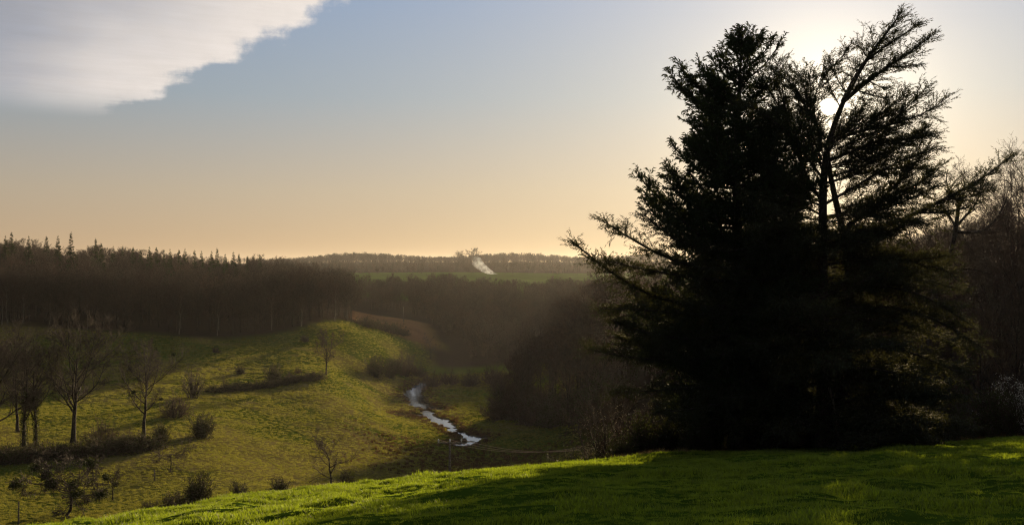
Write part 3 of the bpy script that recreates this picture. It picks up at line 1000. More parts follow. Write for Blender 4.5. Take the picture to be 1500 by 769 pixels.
# --- the open cedar with long rising limbs
DC = 62.0
cb = at(1206, DC)
tb, bb, nb_ = Acc(), Acc(), Acc()
P0 = resample([np.array([cb.x, DC, cb.z - 0.3]), pix(1205, 450, DC), pix(1205, 300, DC), pix(1207, 235, DC), pix(1216, 192, DC), pix(1236, 148, DC)], 18)[None]
R0 = np.interp(np.linspace(0, 1, 18), [0, 0.1, 0.75, 1], [0.50, 0.36, 0.20, 0.12])[None]
HOLE = (np.zeros(3), np.array(sd), 0.50)
tubes(tb, P0, R0, 10)
# a second stem that forks off low and rises beside the first
PS = resample([pix(1207, 640, DC), pix(1245, 520, DC + 0.8), pix(1247, 400, DC + 1.2), pix(1238, 340, DC + 1.4), pix(1216, 275, DC + 1.3), pix(1210, 215, DC + 1)], 12)[None]
tubes(tb, PS, np.linspace(0.36, 0.12, 12)[None], 8)
CB = [
    ([(1236, 148), (1252, 115), (1275, 78), (1300, 48), (1319, 20)], 0.5, 0.16),
    ([(1262, 96), (1290, 72), (1325, 50), (1351, 33)], -0.8, 0.08),
    ([(1234, 150), (1264, 124), (1300, 98), (1335, 76), (1363, 54)], 1.5, 0.14),
    ([(1300, 98), (1320, 98), (1350, 94)], -1.0, 0.05),
    ([(1270, 118), (1290, 128), (1306, 132)], -0.8, 0.05),
    ([(1250, 130), (1275, 140), (1296, 144)], 1.4, 0.05),
    ([(1268, 82), (1262, 70), (1250, 64)], 0.6, 0.05),
    ([(1204, 215), (1186, 165), (1198, 118), (1222, 96), (1244, 71)], 0.8, 0.07),
    ([(1205, 215), (1255, 190), (1318, 182), (1362, 166), (1391, 141)], -1.0, 0.11),
    ([(1210, 208), (1260, 180), (1285, 168), (1312, 163)], 2.0, 0.07),
    ([(1206, 240), (1260, 215), (1320, 205), (1372, 196)], 2.2, 0.09),
    ([(1207, 300), (1262, 268), (1320, 232), (1376, 218)], -2.0, 0.09),
    ([(1240, 335), (1290, 292), (1335, 250), (1365, 205)], 1.0, 0.10),
    ([(1206, 270), (1270, 250), (1325, 245), (1368, 250)], 3.5, 0.08),
    ([(1240, 330), (1300, 292), (1348, 268), (1378, 246)], -2.6, 0.09),
    ([(1212, 355), (1280, 340), (1345, 312), (1405, 282), (1452, 256), (1483, 228)], 2.5, 0.17),
    ([(1345, 312), (1385, 312), (1430, 300)], -1.5, 0.07),
    ([(1380, 293), (1420, 290), (1455, 275)], 1.5, 0.05),
    ([(1206, 320), (1260, 312), (1320, 320), (1360, 330)], -3.5, 0.09),
    ([(1206, 380), (1290, 375), (1350, 385), (1395, 400)], -4.0, 0.11),
    ([(1246, 420), (1320, 420), (1380, 445), (1425, 478)], -3.5, 0.12),
    ([(1246, 450), (1330, 450), (1395, 480), (1446, 513)], -4.5, 0.13),
    ([(1206, 500), (1290, 500), (1360, 525), (1410, 548)], -5.0, 0.12),
    ([(1206, 540), (1270, 545), (1330, 570), (1370, 592)], -5.0, 0.11),
    ([(1206, 470), (1300, 470), (1370, 490), (1410, 505)], 4.0, 0.11),
    ([(1206, 420), (1290, 405), (1360, 410), (1410, 425)], 5.0, 0.11),
    ([(1206, 300), (1170, 240), (1150, 170), (1142, 88)], 1.5, 0.09),
    ([(1204, 200), (1180, 155), (1160, 120), (1128, 98)], -1.2, 0.08),
    ([(1204, 205), (1184, 155), (1178, 122), (1164, 97)], 1.0, 0.07),
    ([(1204, 240), (1160, 200), (1120, 165), (1085, 150)], -2.5, 0.08),
    ([(1204, 260), (1165, 210), (1140, 150), (1112, 108)], 2.0, 0.08),
    ([(1204, 235), (1186, 190), (1178, 150), (1188, 112)], -0.8, 0.06),
    ([(1232, 160), (1218, 132), (1206, 108)], 0.5, 0.035),
    ([(1242, 140), (1226, 116), (1214, 88)], -0.6, 0.04),
    ([(1206, 232), (1230, 200), (1264, 162)], -1.0, 0.05),
    ([(1206, 225), (1196, 196), (1191, 150)], 0.8, 0.05),
    ([(1208, 222), (1236, 186), (1270, 150)], 1.5, 0.05),
    ([(1205, 250), (1186, 205), (1168, 140)], 0.2, 0.06),
    # long limbs that pass the fir and reach out to the left
    ([(1204, 430), (1090, 452), (1000, 455), (932, 428), (900, 403), (866, 381), (836, 352)], -5.5, 0.19),
    ([(1204, 400), (1100, 415), (1010, 408), (970, 399), (923, 392), (886, 381)], -4.5, 0.14),
    ([(1204, 370), (1100, 395), (1020, 400), (970, 377), (945, 362), (910, 343), (882, 323)], -5.0, 0.16),
    ([(1204, 330), (1100, 370), (1020, 372), (980, 350), (960, 329), (941, 312)], -4.5, 0.12),
    ([(1204, 480), (1090, 520), (1000, 532), (950, 526), (898, 522), (862, 512)], -6.5, 0.17),
    ([(1204, 460), (1090, 490), (1000, 500), (940, 490), (895, 468)], -5.5, 0.13),
    ([(1204, 440), (1080, 462), (990, 462), (920, 446), (880, 453)], -6.0, 0.13),
    ([(1204, 500), (1080, 530), (990, 530), (940, 512), (906, 492)], -4.5, 0.12),
    ([(1204, 540), (1090, 560), (1000, 570), (940, 572), (900, 575)], -6.0, 0.13),
    ([(1204, 560), (1090, 585), (1010, 600), (960, 605)], -7.0, 0.12),
]
for k_ in range(16):      # lesser boughs on the open side, rising and arching out
    y0_ = rg.uniform(190, 400); L0 = np.interp(y0_, [190, 260, 400], [110, 165, 190]) * rg.uniform(0.45, 1.0)
    r_up = np.interp(y0_, [190, 300, 400], [0.55, 0.42, 0.05]) * rg.uniform(0.6, 1.2)
    x0_ = rg.uniform(1205, 1236)
    CB.append(([(x0_, y0_), (x0_ + L0 * 0.4, y0_ - L0 * 0.4 * r_up * 0.7), (x0_ + L0 * 0.75, y0_ - L0 * 0.75 * r_up * 0.95), (x0_ + L0, y0_ - L0 * r_up * 1.15)], rg.uniform(-4.5, 4.5), 0.06))
for k_ in range(22):      # short boughs that close the gap towards the fir
    y0_ = rg.uniform(215, 420); L0 = rg.uniform(45, 120); r_up = rg.uniform(0.1, 0.9)
    CB.append(([(1205, y0_), (1205 - L0 * 0.4, y0_ - L0 * 0.4 * r_up * 0.6), (1205 - L0 * 0.8, y0_ - L0 * 0.8 * r_up), (1205 - L0, y0_ - L0 * r_up * 1.2)], rg.uniform(-4.0, 4.0), 0.05))
P1, R1 = bough_set(rg, None, CB, DC)
tubes(bb, P1, R1, 6)
foliage_plane(rg, bb, nb_, P1, R1, 0.075, 1.75, T_CEDAR[0], T_CEDAR[1], 0.04, -0.02, 1.05, 0.30, (32, 64), 0.04, 0.42, 9, HOLE)
# plain inner and lower boughs all round the trunk
NBC = 155
t_ = rg.uniform(0.03, 0.66, NBC) ** 1.1
a_ = rg.random(NBC) * 6.283
p0_, _ = sample(np.repeat(P0, NBC, 0), t_)
L_ = np.interp(t_, [0.05, 0.3, 0.5, 0.66], [7.5, 7.0, 5.0, 3.0]) * rg.uniform(0.5, 1.1, NBC)
d_ = np.stack([np.cos(a_), np.sin(a_), np.full(NBC, 0.25)], 1)
pts = [p0_]
for k in range(6):
    d_ = unit(d_ + UPV * (-0.06 + 0.006 * k) + rg.normal(size=d_.shape) * 0.06)
    pts.append(pts[-1] + d_ * (L_ / 6)[:, None])
P1 = np.stack(pts, 1); R1 = (0.03 + 0.011 * L_)[:, None] * np.linspace(1, 0.22, 7)
tubes(bb, P1, R1, 4)
foliage_plane(rg, bb, nb_, P1, R1, 0.12, 1.7, T_CEDAR[0], T_CEDAR[1], 0.03, -0.04, 1.45, 0.28, (35, 62), 0.15, 0.3, 6)
base = np.array([cb.x, DC, cb.z])
ced = thing('cedar_tree', 'open spreading cedar with long rising limbs, the low sun shining through it', 'tree', base)
obj('trunk', tb.mesh('cedar_trunk', M_BARK, offset=base), ced)
obj('branches', bb.mesh('cedar_branches', M_BARK, offset=base), ced)
obj('crown', nb_.mesh('cedar_crown', M_CEDAR, smooth=False, offset=base), ced)
# hanging dead limb propped on the ground
dl = Acc()
gl = at(1229, 60.5)
P = resample([pix(1198, 500, 61.6), pix(1212, 560, 61), pix(1222, 590, 60.8), pix(1226, 620, 60.6), np.array([gl.x, gl.y, gl.z - 0.05])], 12)[None]
tubes(dl, P, np.linspace(0.09, 0.035, 12)[None], 6)
P2, R2 = kids(rg, P, np.linspace(0.07, 0.03, 12)[None], 7, 0.3, 0.95, (30, 70), lambda t: 0.28 + 0 * t, n=4, up=-0.05, wob=0.15, rr=0.5, rmin=0.01)
tubes(dl, P2, R2, 3)
b_ = np.array(gl)
o = obj('dead_branch', dl.mesh('dead_branch', M_POLE, offset=b_), loc=gl)
tag(o, 'thin bare dead branch leaning down to the grass beneath the cedar', 'branch')

# ------------------------------------------------------------------ bare trees: prototypes
rg = np.random.default_rng(31)
T_OAK = [build_tree(rg, 15, 17, (9, 8, 7), 7.2, (0.46, 0.50, 0.5), 0.09, 0.015, trunk_r=0.36, bare=0.30, name='broad_tree'),
         build_tree(rg, 14, 15, (9, 7, 6), 5.6, (0.46, 0.50, 0.5), 0.13, 0.015, trunk_r=0.29, bare=0.34, name='ash_tree', clump=(3, 0.32, 300)),
         build_tree(rg, 14, 14, (9, 7, 6), 5.2, (0.46, 0.50, 0.5), 0.14, 0.015, trunk_r=0.27, bare=0.30, name='ivy_tree', ivy=1500)]
T_WOOD = [build_tree(rg, h_, 15, (7, 6, 5), sp, (0.50, 0.52, 0.55), u_, 0.024, trunk_r=0.17, bare=b0, name='wood_tree', twigmat=tm_, ang=(30, 66))
          for h_, sp, u_, b0, tm_ in ((16, 5.0, 0.10, 0.26, M_TWIG), (18, 4.6, 0.13, 0.3, M_TWIG), (14, 5.2, 0.08, 0.16, M_RTWIG), (17, 4.4, 0.14, 0.22, M_RTWIG), (13, 5.0, 0.08, 0.12, M_TWIG))]
T_BIRCH = build_tree(rg, 15, 13, (7, 6, 5), 3.2, (0.46, 0.5, 0.5), 0.16, 0.02, trunk_r=0.16, bare=0.4, name='birch_tree', twigmat=M_RTWIG, ang=(25, 50), lean=0.1)
T_BIRCH[0][1].materials.clear(); T_BIRCH[0][1].materials.append(M_PALE)
T_SPRUCE = [build_spruce(rg, 17, 5.6, 190, 'spruce'), build_spruce(rg, 15, 5.0, 170, 'spruce')]
T_NEAR = [build_tree(rg, 19, 16, (9, 7, 6), 6.5, (0.42, 0.48, 0.5), 0.13, 0.009, trunk_r=0.30, bare=0.22, name='near_tree', twigmat=M_RTWIG),
          build_tree(rg, 17, 15, (9, 7, 6), 6.0, (0.42, 0.48, 0.5), 0.10, 0.009, trunk_r=0.28, bare=0.2, name='near_tree', twigmat=M_TWIG)]
B_ROUND = [build_bush(rg, 3.0, 3.6, 38, (8, 7), 0.011, M_RTWIG, name='brown_bush', fan=(4, 75)),
           build_bush(rg, 3.0, 3.4, 38, (8, 7), 0.012, M_TWIG, leaf=3200, leafsize=0.13, name='ivy_bush', fan=(4, 80))]
B_SPINDLY = [build_bush(rg, 5.0, 3.6, 22, (7, 5), 0.010, M_TWIG, name='spindly_bush', fan=(2, 34), up=0.1)]
B_BRAMBLE = [build_bush(rg, 1.5, 4.2, 46, (7, 5), 0.012, M_RTWIG, leaf=2200, leafsize=0.10, name='bramble', fan=(20, 86), up=-0.04)]
B_BUD = [build_bush(rg, 6.0, 5.6, 46, (8, 7), 0.008, M_RTWIG, leaf=2600, leafmat=M_BUD, leafsize=0.05, name='willow_bush', fan=(3, 66), leafpow=0.2)]
B_BLOSSOM = [build_bush(rg, 4.4, 4.6, 40, (8, 7), 0.008, M_TWIG, leaf=9000, leafmat=M_BLOSSOM, leafsize=0.07, name='blossom_bush', fan=(3, 72), leafpow=0.5)]

T_APPLE = [build_tree(rg, 3.7, 13, (8, 7, 6), 2.6, (0.5, 0.5, 0.5), 0.0, 0.016, trunk_r=0.13, bare=0.42, lean=0.25, name='apple_tree', ang=(50, 85), clump=(9, 0.48, 340), wob=1.6),
           build_tree(rg, 3.6, 9, (6, 5, 5), 1.3, (0.5, 0.5, 0.5), 0.05, 0.016, trunk_r=0.09, bare=0.5, lean=0.12, name='apple_tree', ang=(35, 75), clump=(4, 0.42, 300), wob=1.5),
           build_tree(rg, 3.4, 9, (6, 6, 5), 2.4, (0.5, 0.5, 0.5), -0.02, 0.016, trunk_r=0.10, bare=0.7, lean=0.12, name='apple_tree', ang=(55, 85), wob=1.5),
           build_tree(rg, 6.2, 11, (6, 6, 4), 3.4, (0.48, 0.5, 0.5), 0.05, 0.018, trunk_r=0.16, bare=0.25, lean=0.2, name='apple_tree', ang=(40, 80), wob=2.0)]


def put(parts, nominal, name, label, cat, px, py=None, d=None, h=None, wide=1.0, group=None, seed=0):
    """stand a copy on the ground where the picture shows its foot, scaled to its height in metres"""
    r2 = random.Random(seed * 7919 + int(px * 13))
    loc = at(px, d) if d else onground(px, py)
    s = (h / nominal) if h else 1.0
    loc.z -= 0.05
    return stand(parts, name, label, cat, loc, group, r2.uniform(0, 6.283), (s * wide, s * wide, s))


# --- the row of big bare trees on the terrace
put(T_OAK[0], 15.6, 'bare_tree', 'broad bare tree with low forked limb, tallest beside the brown bush on the terrace hedge', 'tree', 107, 650, h=15.5)
put(T_OAK[1], 14.6, 'bare_tree', 'pale-trunked bare tree standing alone at the end of the terrace hedge', 'tree', 208, 643, h=13.8)
put(T_OAK[2], 14.6, 'bare_tree', 'ivy-clad upright bare tree in the terrace hedge next to the leaning one', 'tree', 36, 656, h=14.2, seed=2)
put(T_OAK[2], 14.6, 'bare_tree', 'slim leaning ivy-clad bare tree in the terrace hedge', 'tree', 52, 655, h=13.5, wide=0.85, seed=5)
put(T_OAK[0], 15.6, 'bare_tree', 'bare tree at the outer end of the terrace hedge, its trunk forking low', 'tree', -8, 660, h=14.0, seed=3)
put(T_OAK[1], 14.6, 'bare_tree', 'bare tree behind the ivy-clad pair on the terrace', 'tree', 27, 632, h=12.5, seed=9)
put(T_OAK[1], 14.6, 'bare_tree', 'small bare round-headed tree alone in the upper meadow', 'tree', 477, 551, h=10.2, wide=0.95, seed=4)

# --- orchard trees on the low terrace
put(T_APPLE[0], 3.7, 'apple_tree', 'leaning old apple tree with dark mistletoe clumps beside the fence post', 'tree', 95, 757, h=4.9, wide=1.1)
put(T_APPLE[1], 3.6, 'apple_tree', 'thin young apple tree with dense tuft at its top', 'tree', 165, 733, h=3.1, seed=1)
put(T_APPLE[2], 3.4, 'apple_tree', 'flat-topped umbrella-shaped apple tree on the terrace grass', 'tree', 250, 692, h=3.0, wide=1.15, seed=2)
put(T_APPLE[3], 6.2, 'apple_tree', 'gnarled crooked bare apple tree at the brow of the near slope', 'tree', 487, 716, h=6.0, wide=0.95, seed=3)

# --- shrubs, one by one
BU = [  # parts, nominal height, name, label, px, py, height, wide
    (B_ROUND[0], 3.0, 'shrub', 'large rounded brown shrub under the broad bare tree', 150, 657, 4.2, 1.1),
    (B_ROUND[1], 3.0, 'shrub', 'dark dense shrub at the corner of the terrace track', 296, 641, 4.0, 0.95),
    (B_ROUND[0], 3.0, 'shrub', 'russet shrub between the spindly thicket and the dark corner shrub', 258, 612, 4.6, 1.05),
    (B_SPINDLY[0], 5.0, 'thicket', 'thin upright thicket of grey stems above the russet shrub', 283, 584, 7.0, 1.0),
    (B_SPINDLY[0], 5.0, 'thicket', 'short sparse sapling clump along the meadow hedge', 329, 573, 3.6, 0.6),
    (B_ROUND[1], 3.0, 'shrub', 'dark twiggy shrub beside the pale-trunked tree', 236, 646, 3.0, 0.85),
    (B_ROUND[0], 3.0, 'shrub', 'low straggly shrub at the foot of the pale-trunked tree', 186, 650, 2.0, 1.2),
    (B_ROUND[1], 3.0, 'shrub', 'rounded dark shrub on the meadow hedge bank', 401, 561, 4.6, 0.85),
    (B_ROUND[0], 3.0, 'shrub', 'small shrub between the rounded hedge shrub and the lone tree', 424, 558, 2.4, 0.9),
    (B_ROUND[1], 3.0, 'shrub', 'bushy ivy-covered shrub just over the brow beside bramble', 291, 738, 3.6, 0.8),
    (B_ROUND[1], 3.0, 'shrub', 'small dark shrub over the brow between the ivy shrub and the twisted thorn', 349, 735, 2.5, 0.8),
    (B_ROUND[1], 3.0, 'shrub', 'dark thorn shrub with twisted bare stems above it over the brow', 410, 728, 2.6, 0.95),
    (B_ROUND[0], 3.0, 'shrub', 'low shrub pressed against the gnarled apple tree', 507, 715, 2.4, 1.0),
    (B_BRAMBLE[0], 1.5, 'bramble', 'low bramble mound sloping away from the ivy shrub at the brow', 258, 742, 1.8, 0.8),
    (B_BRAMBLE[0], 1.5, 'bramble', 'thin bramble mound at the brow farthest from the ivy shrub', 222, 748, 1.2, 0.7),
    (B_ROUND[1], 3.0, 'shrub', 'dark shrub clump at the meadow edge nearest the lone tree', 549, 552, 6.0, 0.95),
    (B_ROUND[0], 3.0, 'shrub', 'brown shrub clump in the meadow edge beside the dark clump', 592, 551, 7.4, 0.85),
    (B_ROUND[1], 3.0, 'shrub', 'low dark shrub between the two meadow edge clumps', 570, 554, 3.2, 1.2),
    (B_ROUND[0], 3.0, 'shrub', 'russet shrub above the head of the stream', 632, 566, 4.4, 1.3),
    (B_ROUND[0], 3.0, 'shrub', 'orange-brown shrub catching the sun above the stream', 690, 566, 4.8, 1.15),
    (B_ROUND[0], 3.0, 'shrub', 'wide brown shrub in the hedge behind the stream', 658, 563, 4.2, 1.35),
    (B_ROUND[0], 3.0, 'shrub', 'tall brown shrub where the stream hedge meets the wood', 722, 563, 5.6, 1.1),
    (B_BUD[0], 6.0, 'willow', 'sunlit budding willow shrub rising beside the cedar', 893, None, 6.6, 0.8),
    (B_BUD[0], 6.0, 'willow', 'smaller budding willow shrub in front of the wood edge', 868, None, 5.0, 1.0),
]
for k, (pt, nom, nm, lb, px, py, h_, wd) in enumerate(BU):
    put(pt, nom, nm, lb, 'shrub', px, py, d=None if py else (73 if px == 893 else 90), h=h_, wide=wd, seed=k + 20)
# far small tree under the wood
put(T_APPLE[3], 6.2, 'bare_tree', 'small dark round tree in the hollow behind the stream hedge', 'tree', 632, 527, h=6.5, seed=7)

# bramble hedge along the terrace, the meadow hedge bank and the brow below the willow
def hedge(pxs, pys, hs, label, group, ds=None, wide=1.0, parts=B_BRAMBLE[0], nom=1.5, nm='bramble'):
    for k, px in enumerate(pxs):
        put(parts, nom, nm, label, 'bramble', px, None if ds is not None else pys[k], d=None if ds is None else ds[k], h=hs[k % len(hs)], wide=wide, group=group, seed=k + 60)

hx = np.arange(-20, 225, 16)
hedge(hx, np.interp(hx, [-20, 0, 120, 225], [682, 680, 670, 656]), [2.0, 2.6, 1.7, 2.3], 'dark bramble mound in the hedge bank under the big bare trees', 'terrace hedge brambles', wide=1.0)
hx = np.arange(318, 472, 13)
hedge(hx, np.interp(hx, [318, 400, 470], [575, 566, 554]), [1.7, 1.3, 1.9], 'low dark bramble mound along the meadow hedge bank', 'meadow hedge brambles', wide=1.3)
hx = np.arange(532, 600, 14)
hedge(hx, np.interp(hx, [530, 600], [478, 492]), [3.4, 2.8, 3.8], 'low scrub mound below the bare brown field', 'field edge scrub', wide=1.0)
rr2 = np.random.default_rng(5)
hx = rr2.uniform(770, 1000, 26); hd = rr2.uniform(66, 92, 26)
hedge(hx, None, [1.4, 1.9, 2.3, 1.1], 'russet bramble mound just over the brow below the budding willows', 'brambles over the brow', ds=hd, wide=0.9)
hx = rr2.uniform(905, 1500, 64); hd = np.interp(hx, [900, 1100, 1250, 1500], [60.5, 62.5, 64, 69]) + rr2.random(64) ** 1.5 * 10
hedge(hx, None, [1.6, 2.2, 2.8, 3.2], 'dark undergrowth shrub in the shade beneath the conifers', 'undergrowth beneath the conifers', ds=hd, wide=0.75, parts=B_ROUND[1], nom=3.0, nm='shrub')
put(B_BLOSSOM[0], 4.4, 'blackthorn', 'pale blossoming blackthorn bush at the edge of the grass', 'shrub', 1497, d=69.5, h=4.9, wide=0.95)

# --- the crooked tree and the wood to the right of the cedar
ct, cc_ = Acc(), Acc()
cr_b = at(1352, 78)
P0 = resample([np.array(cr_b) - [0, 0, 0.3], pix(1352, 520, 78), pix(1362, 440, 78), pix(1388, 395, 78.5), pix(1400, 345, 79), pix(1402, 330, 79), pix(1405, 290, 79)], 14)[None]
R0 = np.linspace(0.34, 0.12, 14)[None]
tubes(ct, P0, R0, 9)
P1, R1 = bough_set(rg, None, [([(1402, 340), (1440, 342), (1462, 320), (1476, 290)], 1, 0.13), ([(1384, 400), (1420, 392), (1452, 402)], -2, 0.1), ([(1402, 335), (1380, 300), (1350, 280)], 2, 0.1),
                              ([(1403, 310), (1415, 275), (1408, 250)], -1, 0.09), ([(1402, 330), (1430, 300), (1445, 262)], 2.0, 0.1), ([(1370, 430), (1340, 380), (1330, 330)], 2, 0.12), ([(1405, 300), (1385, 270), (1388, 248)], 0, 0.08)], 79)
tubes(ct, P1, R1, 6)
P2, R2 = kids(rg, P1, R1, 12, 0.15, 1, (30, 65), lambda t: 0.45 * (1.1 - 0.4 * t), n=5, up=0.06, wob=0.22, rr=0.6, rmin=0.012); tubes(cc_, P2, R2, 4)
P3, R3 = kids(rg, P2, R2, 8, 0.15, 1, (28, 65), lambda t: 0.5 * (1.1 - 0.4 * t), n=4, up=0.04, wob=0.2, rr=0.6, rmin=0.009); tubes(cc_, P3, R3, 3)
P4, R4 = kids(rg, P3, R3, 6, 0.15, 1, (28, 65), lambda t: 0.5 * (1.1 - 0.4 * t), n=3, up=0.02, wob=0.2, rr=0.7, rmin=0.008); tubes(cc_, P4, R4, 3)
b_ = np.array(cr_b)
o = thing('oak_tree', 'bare crooked oak with a zigzag trunk just beyond the cedar', 'tree', b_)
obj('trunk', ct.mesh('oak_trunk', M_BARK, offset=b_), o); obj('crown', cc_.mesh('oak_crown', M_TWIG, offset=b_), o)
rr2 = random.Random(3)
RW = [(1335, 96, 14), (1372, 104, 15), (1395, 92, 13), (1425, 100, 16), (1440, 118, 19), (1458, 90, 15.5), (1478, 104, 19), (1492, 96, 19.5), (1512, 110, 22), (1465, 84, 12), (1500, 84, 15), (1530, 92, 20),
      (1410, 126, 17), (1350, 124, 16), (1300, 110, 13), (1290, 132, 16), (1380, 140, 18), (1448, 140, 21), (1500, 135, 24), (1540, 126, 24), (1256, 124, 14), (1320, 88, 9), (1384, 84, 9.5), (1436, 80, 9), (1488, 78, 9.5), (1346, 82, 8)]
for k, (px, d, h_) in enumerate(RW):
    h_ *= 1.0 + 0.05 * sstep(1420, 1500, px)
    put(T_NEAR[k % 2], (19, 17)[k % 2], 'bare_tree', 'russet bare tree in the wood to the sunny side of the cedar', 'tree', px, d=d, h=h_, group='bare trees behind the cedar', seed=k + 100)
# --- woods
def wood(spots, label, group, protos, noms, name='bare_tree', hs=(0.85, 1.15), seed=0, heights=None):
    r2 = random.Random(seed)
    for k, (px, d) in enumerate(spots):
        i = r2.randrange(len(protos))
        loc = at(px, d); loc.z -= 0.1
        s = r2.uniform(*hs)
        wv = s * r2.uniform(0.9, 1.15)
        look = ('broad-crowned brown ', 'tall narrow brown ', 'low spreading russet ', 'tall upright russet ', 'short bushy brown ')[i]
        if heights:
            s *= float(np.interp(px, *heights)); wv = s * r2.uniform(0.85, 1.05)
        stand(protos[i], name, look + label, 'tree', loc, group and look + group, r2.uniform(0, 6.283), (wv, wv, s))

rw = np.random.default_rng(77)
# left wood: front rows one by one, the mass behind as stuff
def edge_d(px):
    return np.interp(px, [-200, 0, 100, 200, 330, 430, 470, 520], [318, 324, 328, 326, 326, 334, 345, 362])
sp = []
for k in range(165):
    px = rw.uniform(-15, 515)
    sp.append((px, edge_d(px) + abs(rw.normal()) * 22 + 3))
wood(sp, 'bare tree at the front of the hillside wood above the meadow', 'front trees of the hillside wood', T_WOOD, None, seed=1, hs=(0.72, 1.0))
sp = [(rw.uniform(360, 510), edge_d(440) + rw.uniform(25, 120)) for _ in range(30)]
wood(sp, 'bare tree in the lower end of the hillside wood', 'trees at the low end of the hillside wood', T_WOOD, None, seed=2, hs=(0.75, 1.0))
SPR = [(8, 352), (17, 346), (42, 352), (68, 352), (85, 351), (104, 347), (36, 372), (140, 356), (166, 366), (195, 368), (219, 368), (229, 368), (249, 371), (262, 372), (271, 370), (285, 373), (295, 373), (318, 370), (342, 375), (350, 378), (310, 374), (362, 381), (380, 379), (148, 362), (180, 366), (206, 372), (112, 380), (240, 378), (330, 378)]
for k, (px, py) in enumerate(SPR):
    d = edge_d(px) + 70 + (k * 37) % 60
    loc = at(px, d); loc.z -= 0.1
    top = -(py - CY) / F * d
    h_ = max(top - loc.z + 1.5, 9.0)
    pt, nom = (T_SPRUCE[k % 2], (17, 15)[k % 2])
    s = h_ / nom
    stand(pt, 'spruce_tree', 'pointed dark spruce rising above the hillside wood', 'tree', loc, 'spruces on the hillside wood skyline', k * 1.3, (min(s, 1.1), min(s, 1.1), s))
# pale stems at the very front of the wood
for k, px in enumerate([3, 11, 33, 72, 128, 262, 318, 398, 441, 490]):
    put(T_BIRCH, 15, 'birch_tree', 'slim pale-stemmed tree at the front edge of the hillside wood', 'tree', px, d=float(edge_d(px)) + 1 + (k * 5) % 4, h=10 + (k * 7) % 4, group='pale-stemmed trees of the hillside wood', seed=k + 700)
# mid wood to the right of the stream
sp = []
for (px, d, n, sx, sd) in [(745, 262, 5, 12, 6), (775, 256, 6, 14, 8), (810, 262, 7, 16, 14), (850, 270, 9, 18, 20), (890, 262, 8, 16, 25), (870, 235, 6, 18, 12), (840, 225, 3, 12, 8), (920, 245, 6, 20, 30)]:
    for _ in range(n):
        sp.append((px + rw.normal() * sx, d + rw.normal() * sd))
wood(sp, 'bare tree in the shaded wood beyond the stream', 'bare trees of the streamside wood', T_WOOD, None, seed=5, hs=(0.85, 1.15), heights=([715, 760, 800, 850, 900], [0.62, 0.9, 1.0, 1.3, 1.3]))
for k in range(44):
    px = rw.uniform(722, 905); d = np.interp(px, [720, 800, 900], [262, 240, 205]) + rw.uniform(-8, 10)
    put(B_ROUND[k % 2], 3.0, 'shrub', 'dark shrub along the foot of the streamside wood', 'shrub', px, d=d, h=rw.uniform(4.0, 8.5), wide=1.0, group='shrubs along the streamside wood', seed=k + 300)
# nearer valley wood in the haze
r2 = random.Random(6)
for k in range(90):
    px = rw.uniform(628, 880); d = rw.uniform(355, 470) if px > 690 else rw.uniform(425, 470)
    loc = at(px, d); loc.z -= 0.1
    i = r2.randrange(5)
    h_ = min(max(0.115 * (d - 292) - 33 - loc.z, 4.5), 15.0) * r2.uniform(0.75, 1.05)
    s_ = h_ / (16, 18, 14, 17, 13)[i]
    wv = s_ * r2.uniform(1.0, 1.4)
    stand(T_WOOD[i], 'bare_tree', 'hazy bare tree in the wooded valley bottom', 'tree', loc, 'trees of the wooded valley bottom', r2.uniform(0, 6.283), (wv, wv, s_))

# the rest of the woods, too many to tell apart
def woodmass(name, label, px, d, s, seed):
    x = (px - CX) / F * d
    scatter(name, label, 'wood', np.stack([x, d, height(x, d) - 0.2], 1), rw.random(len(d)) * 6.283, s, WOODJ, seed)

WOODJ = [join_meshes(p_, 'wood_tree_joined') for p_ in T_WOOD[:3]]
n = 520
px = rw.uniform(-60, 515, n); d = edge_d(px) + 35 + rw.random(n) * 190
woodmass('hillside_wood', 'brown leafless wood covering the hillside above the meadow', px, d, rw.uniform(0.55, 0.82, n), 8)
n = 520
px = rw.uniform(510, 1000, n); d = rw.uniform(450, 640, n)
room = -(413 - CY + rw.normal(size=n) * 5.0 - 9 * np.exp(-((px - 655) / 40) ** 2)) / F * d - height((px - CX) / F * d, d)
ok = ~((px > 510) & (px < 625) & (d < 480)) & (room > 3.5)
woodmass('valley_wood', 'hazy leafless wood filling the valley below the far fields', px[ok], d[ok], np.clip(room[ok] / 17.0, 0.2, 0.85), 9)
n = 260
px = rw.uniform(960, 1600, n); d = rw.uniform(140, 420, n)
woodmass('wood_beyond', 'leafless wood behind the cedar and the crooked oak', px, d, rw.uniform(0.8, 1.1, n), 10)
n = 3600
px = np.where(rw.random(n) < 0.8, rw.uniform(380, 980, n), rw.uniform(-100, 1650, n)); d = rw.uniform(1080, 2300, n)
woodmass('horizon_wood', 'pale hazy line of woods along the horizon', px, d, rw.uniform(0.45, 0.8, n) * np.where(d > 1550, 1.05 + 0.25 * np.sin(px / 37.0), 0.7), 12)
n = 150
px = np.concatenate([rw.uniform(420, 720, 110), rw.uniform(740, 960, 40)]); d = np.concatenate([rw.uniform(1010, 1060, 110), rw.uniform(1015, 1060, 40)])
woodmass('field_hedge', 'dark hedge along the top of the far fields', px, d, rw.uniform(0.22, 0.42, n), 13)
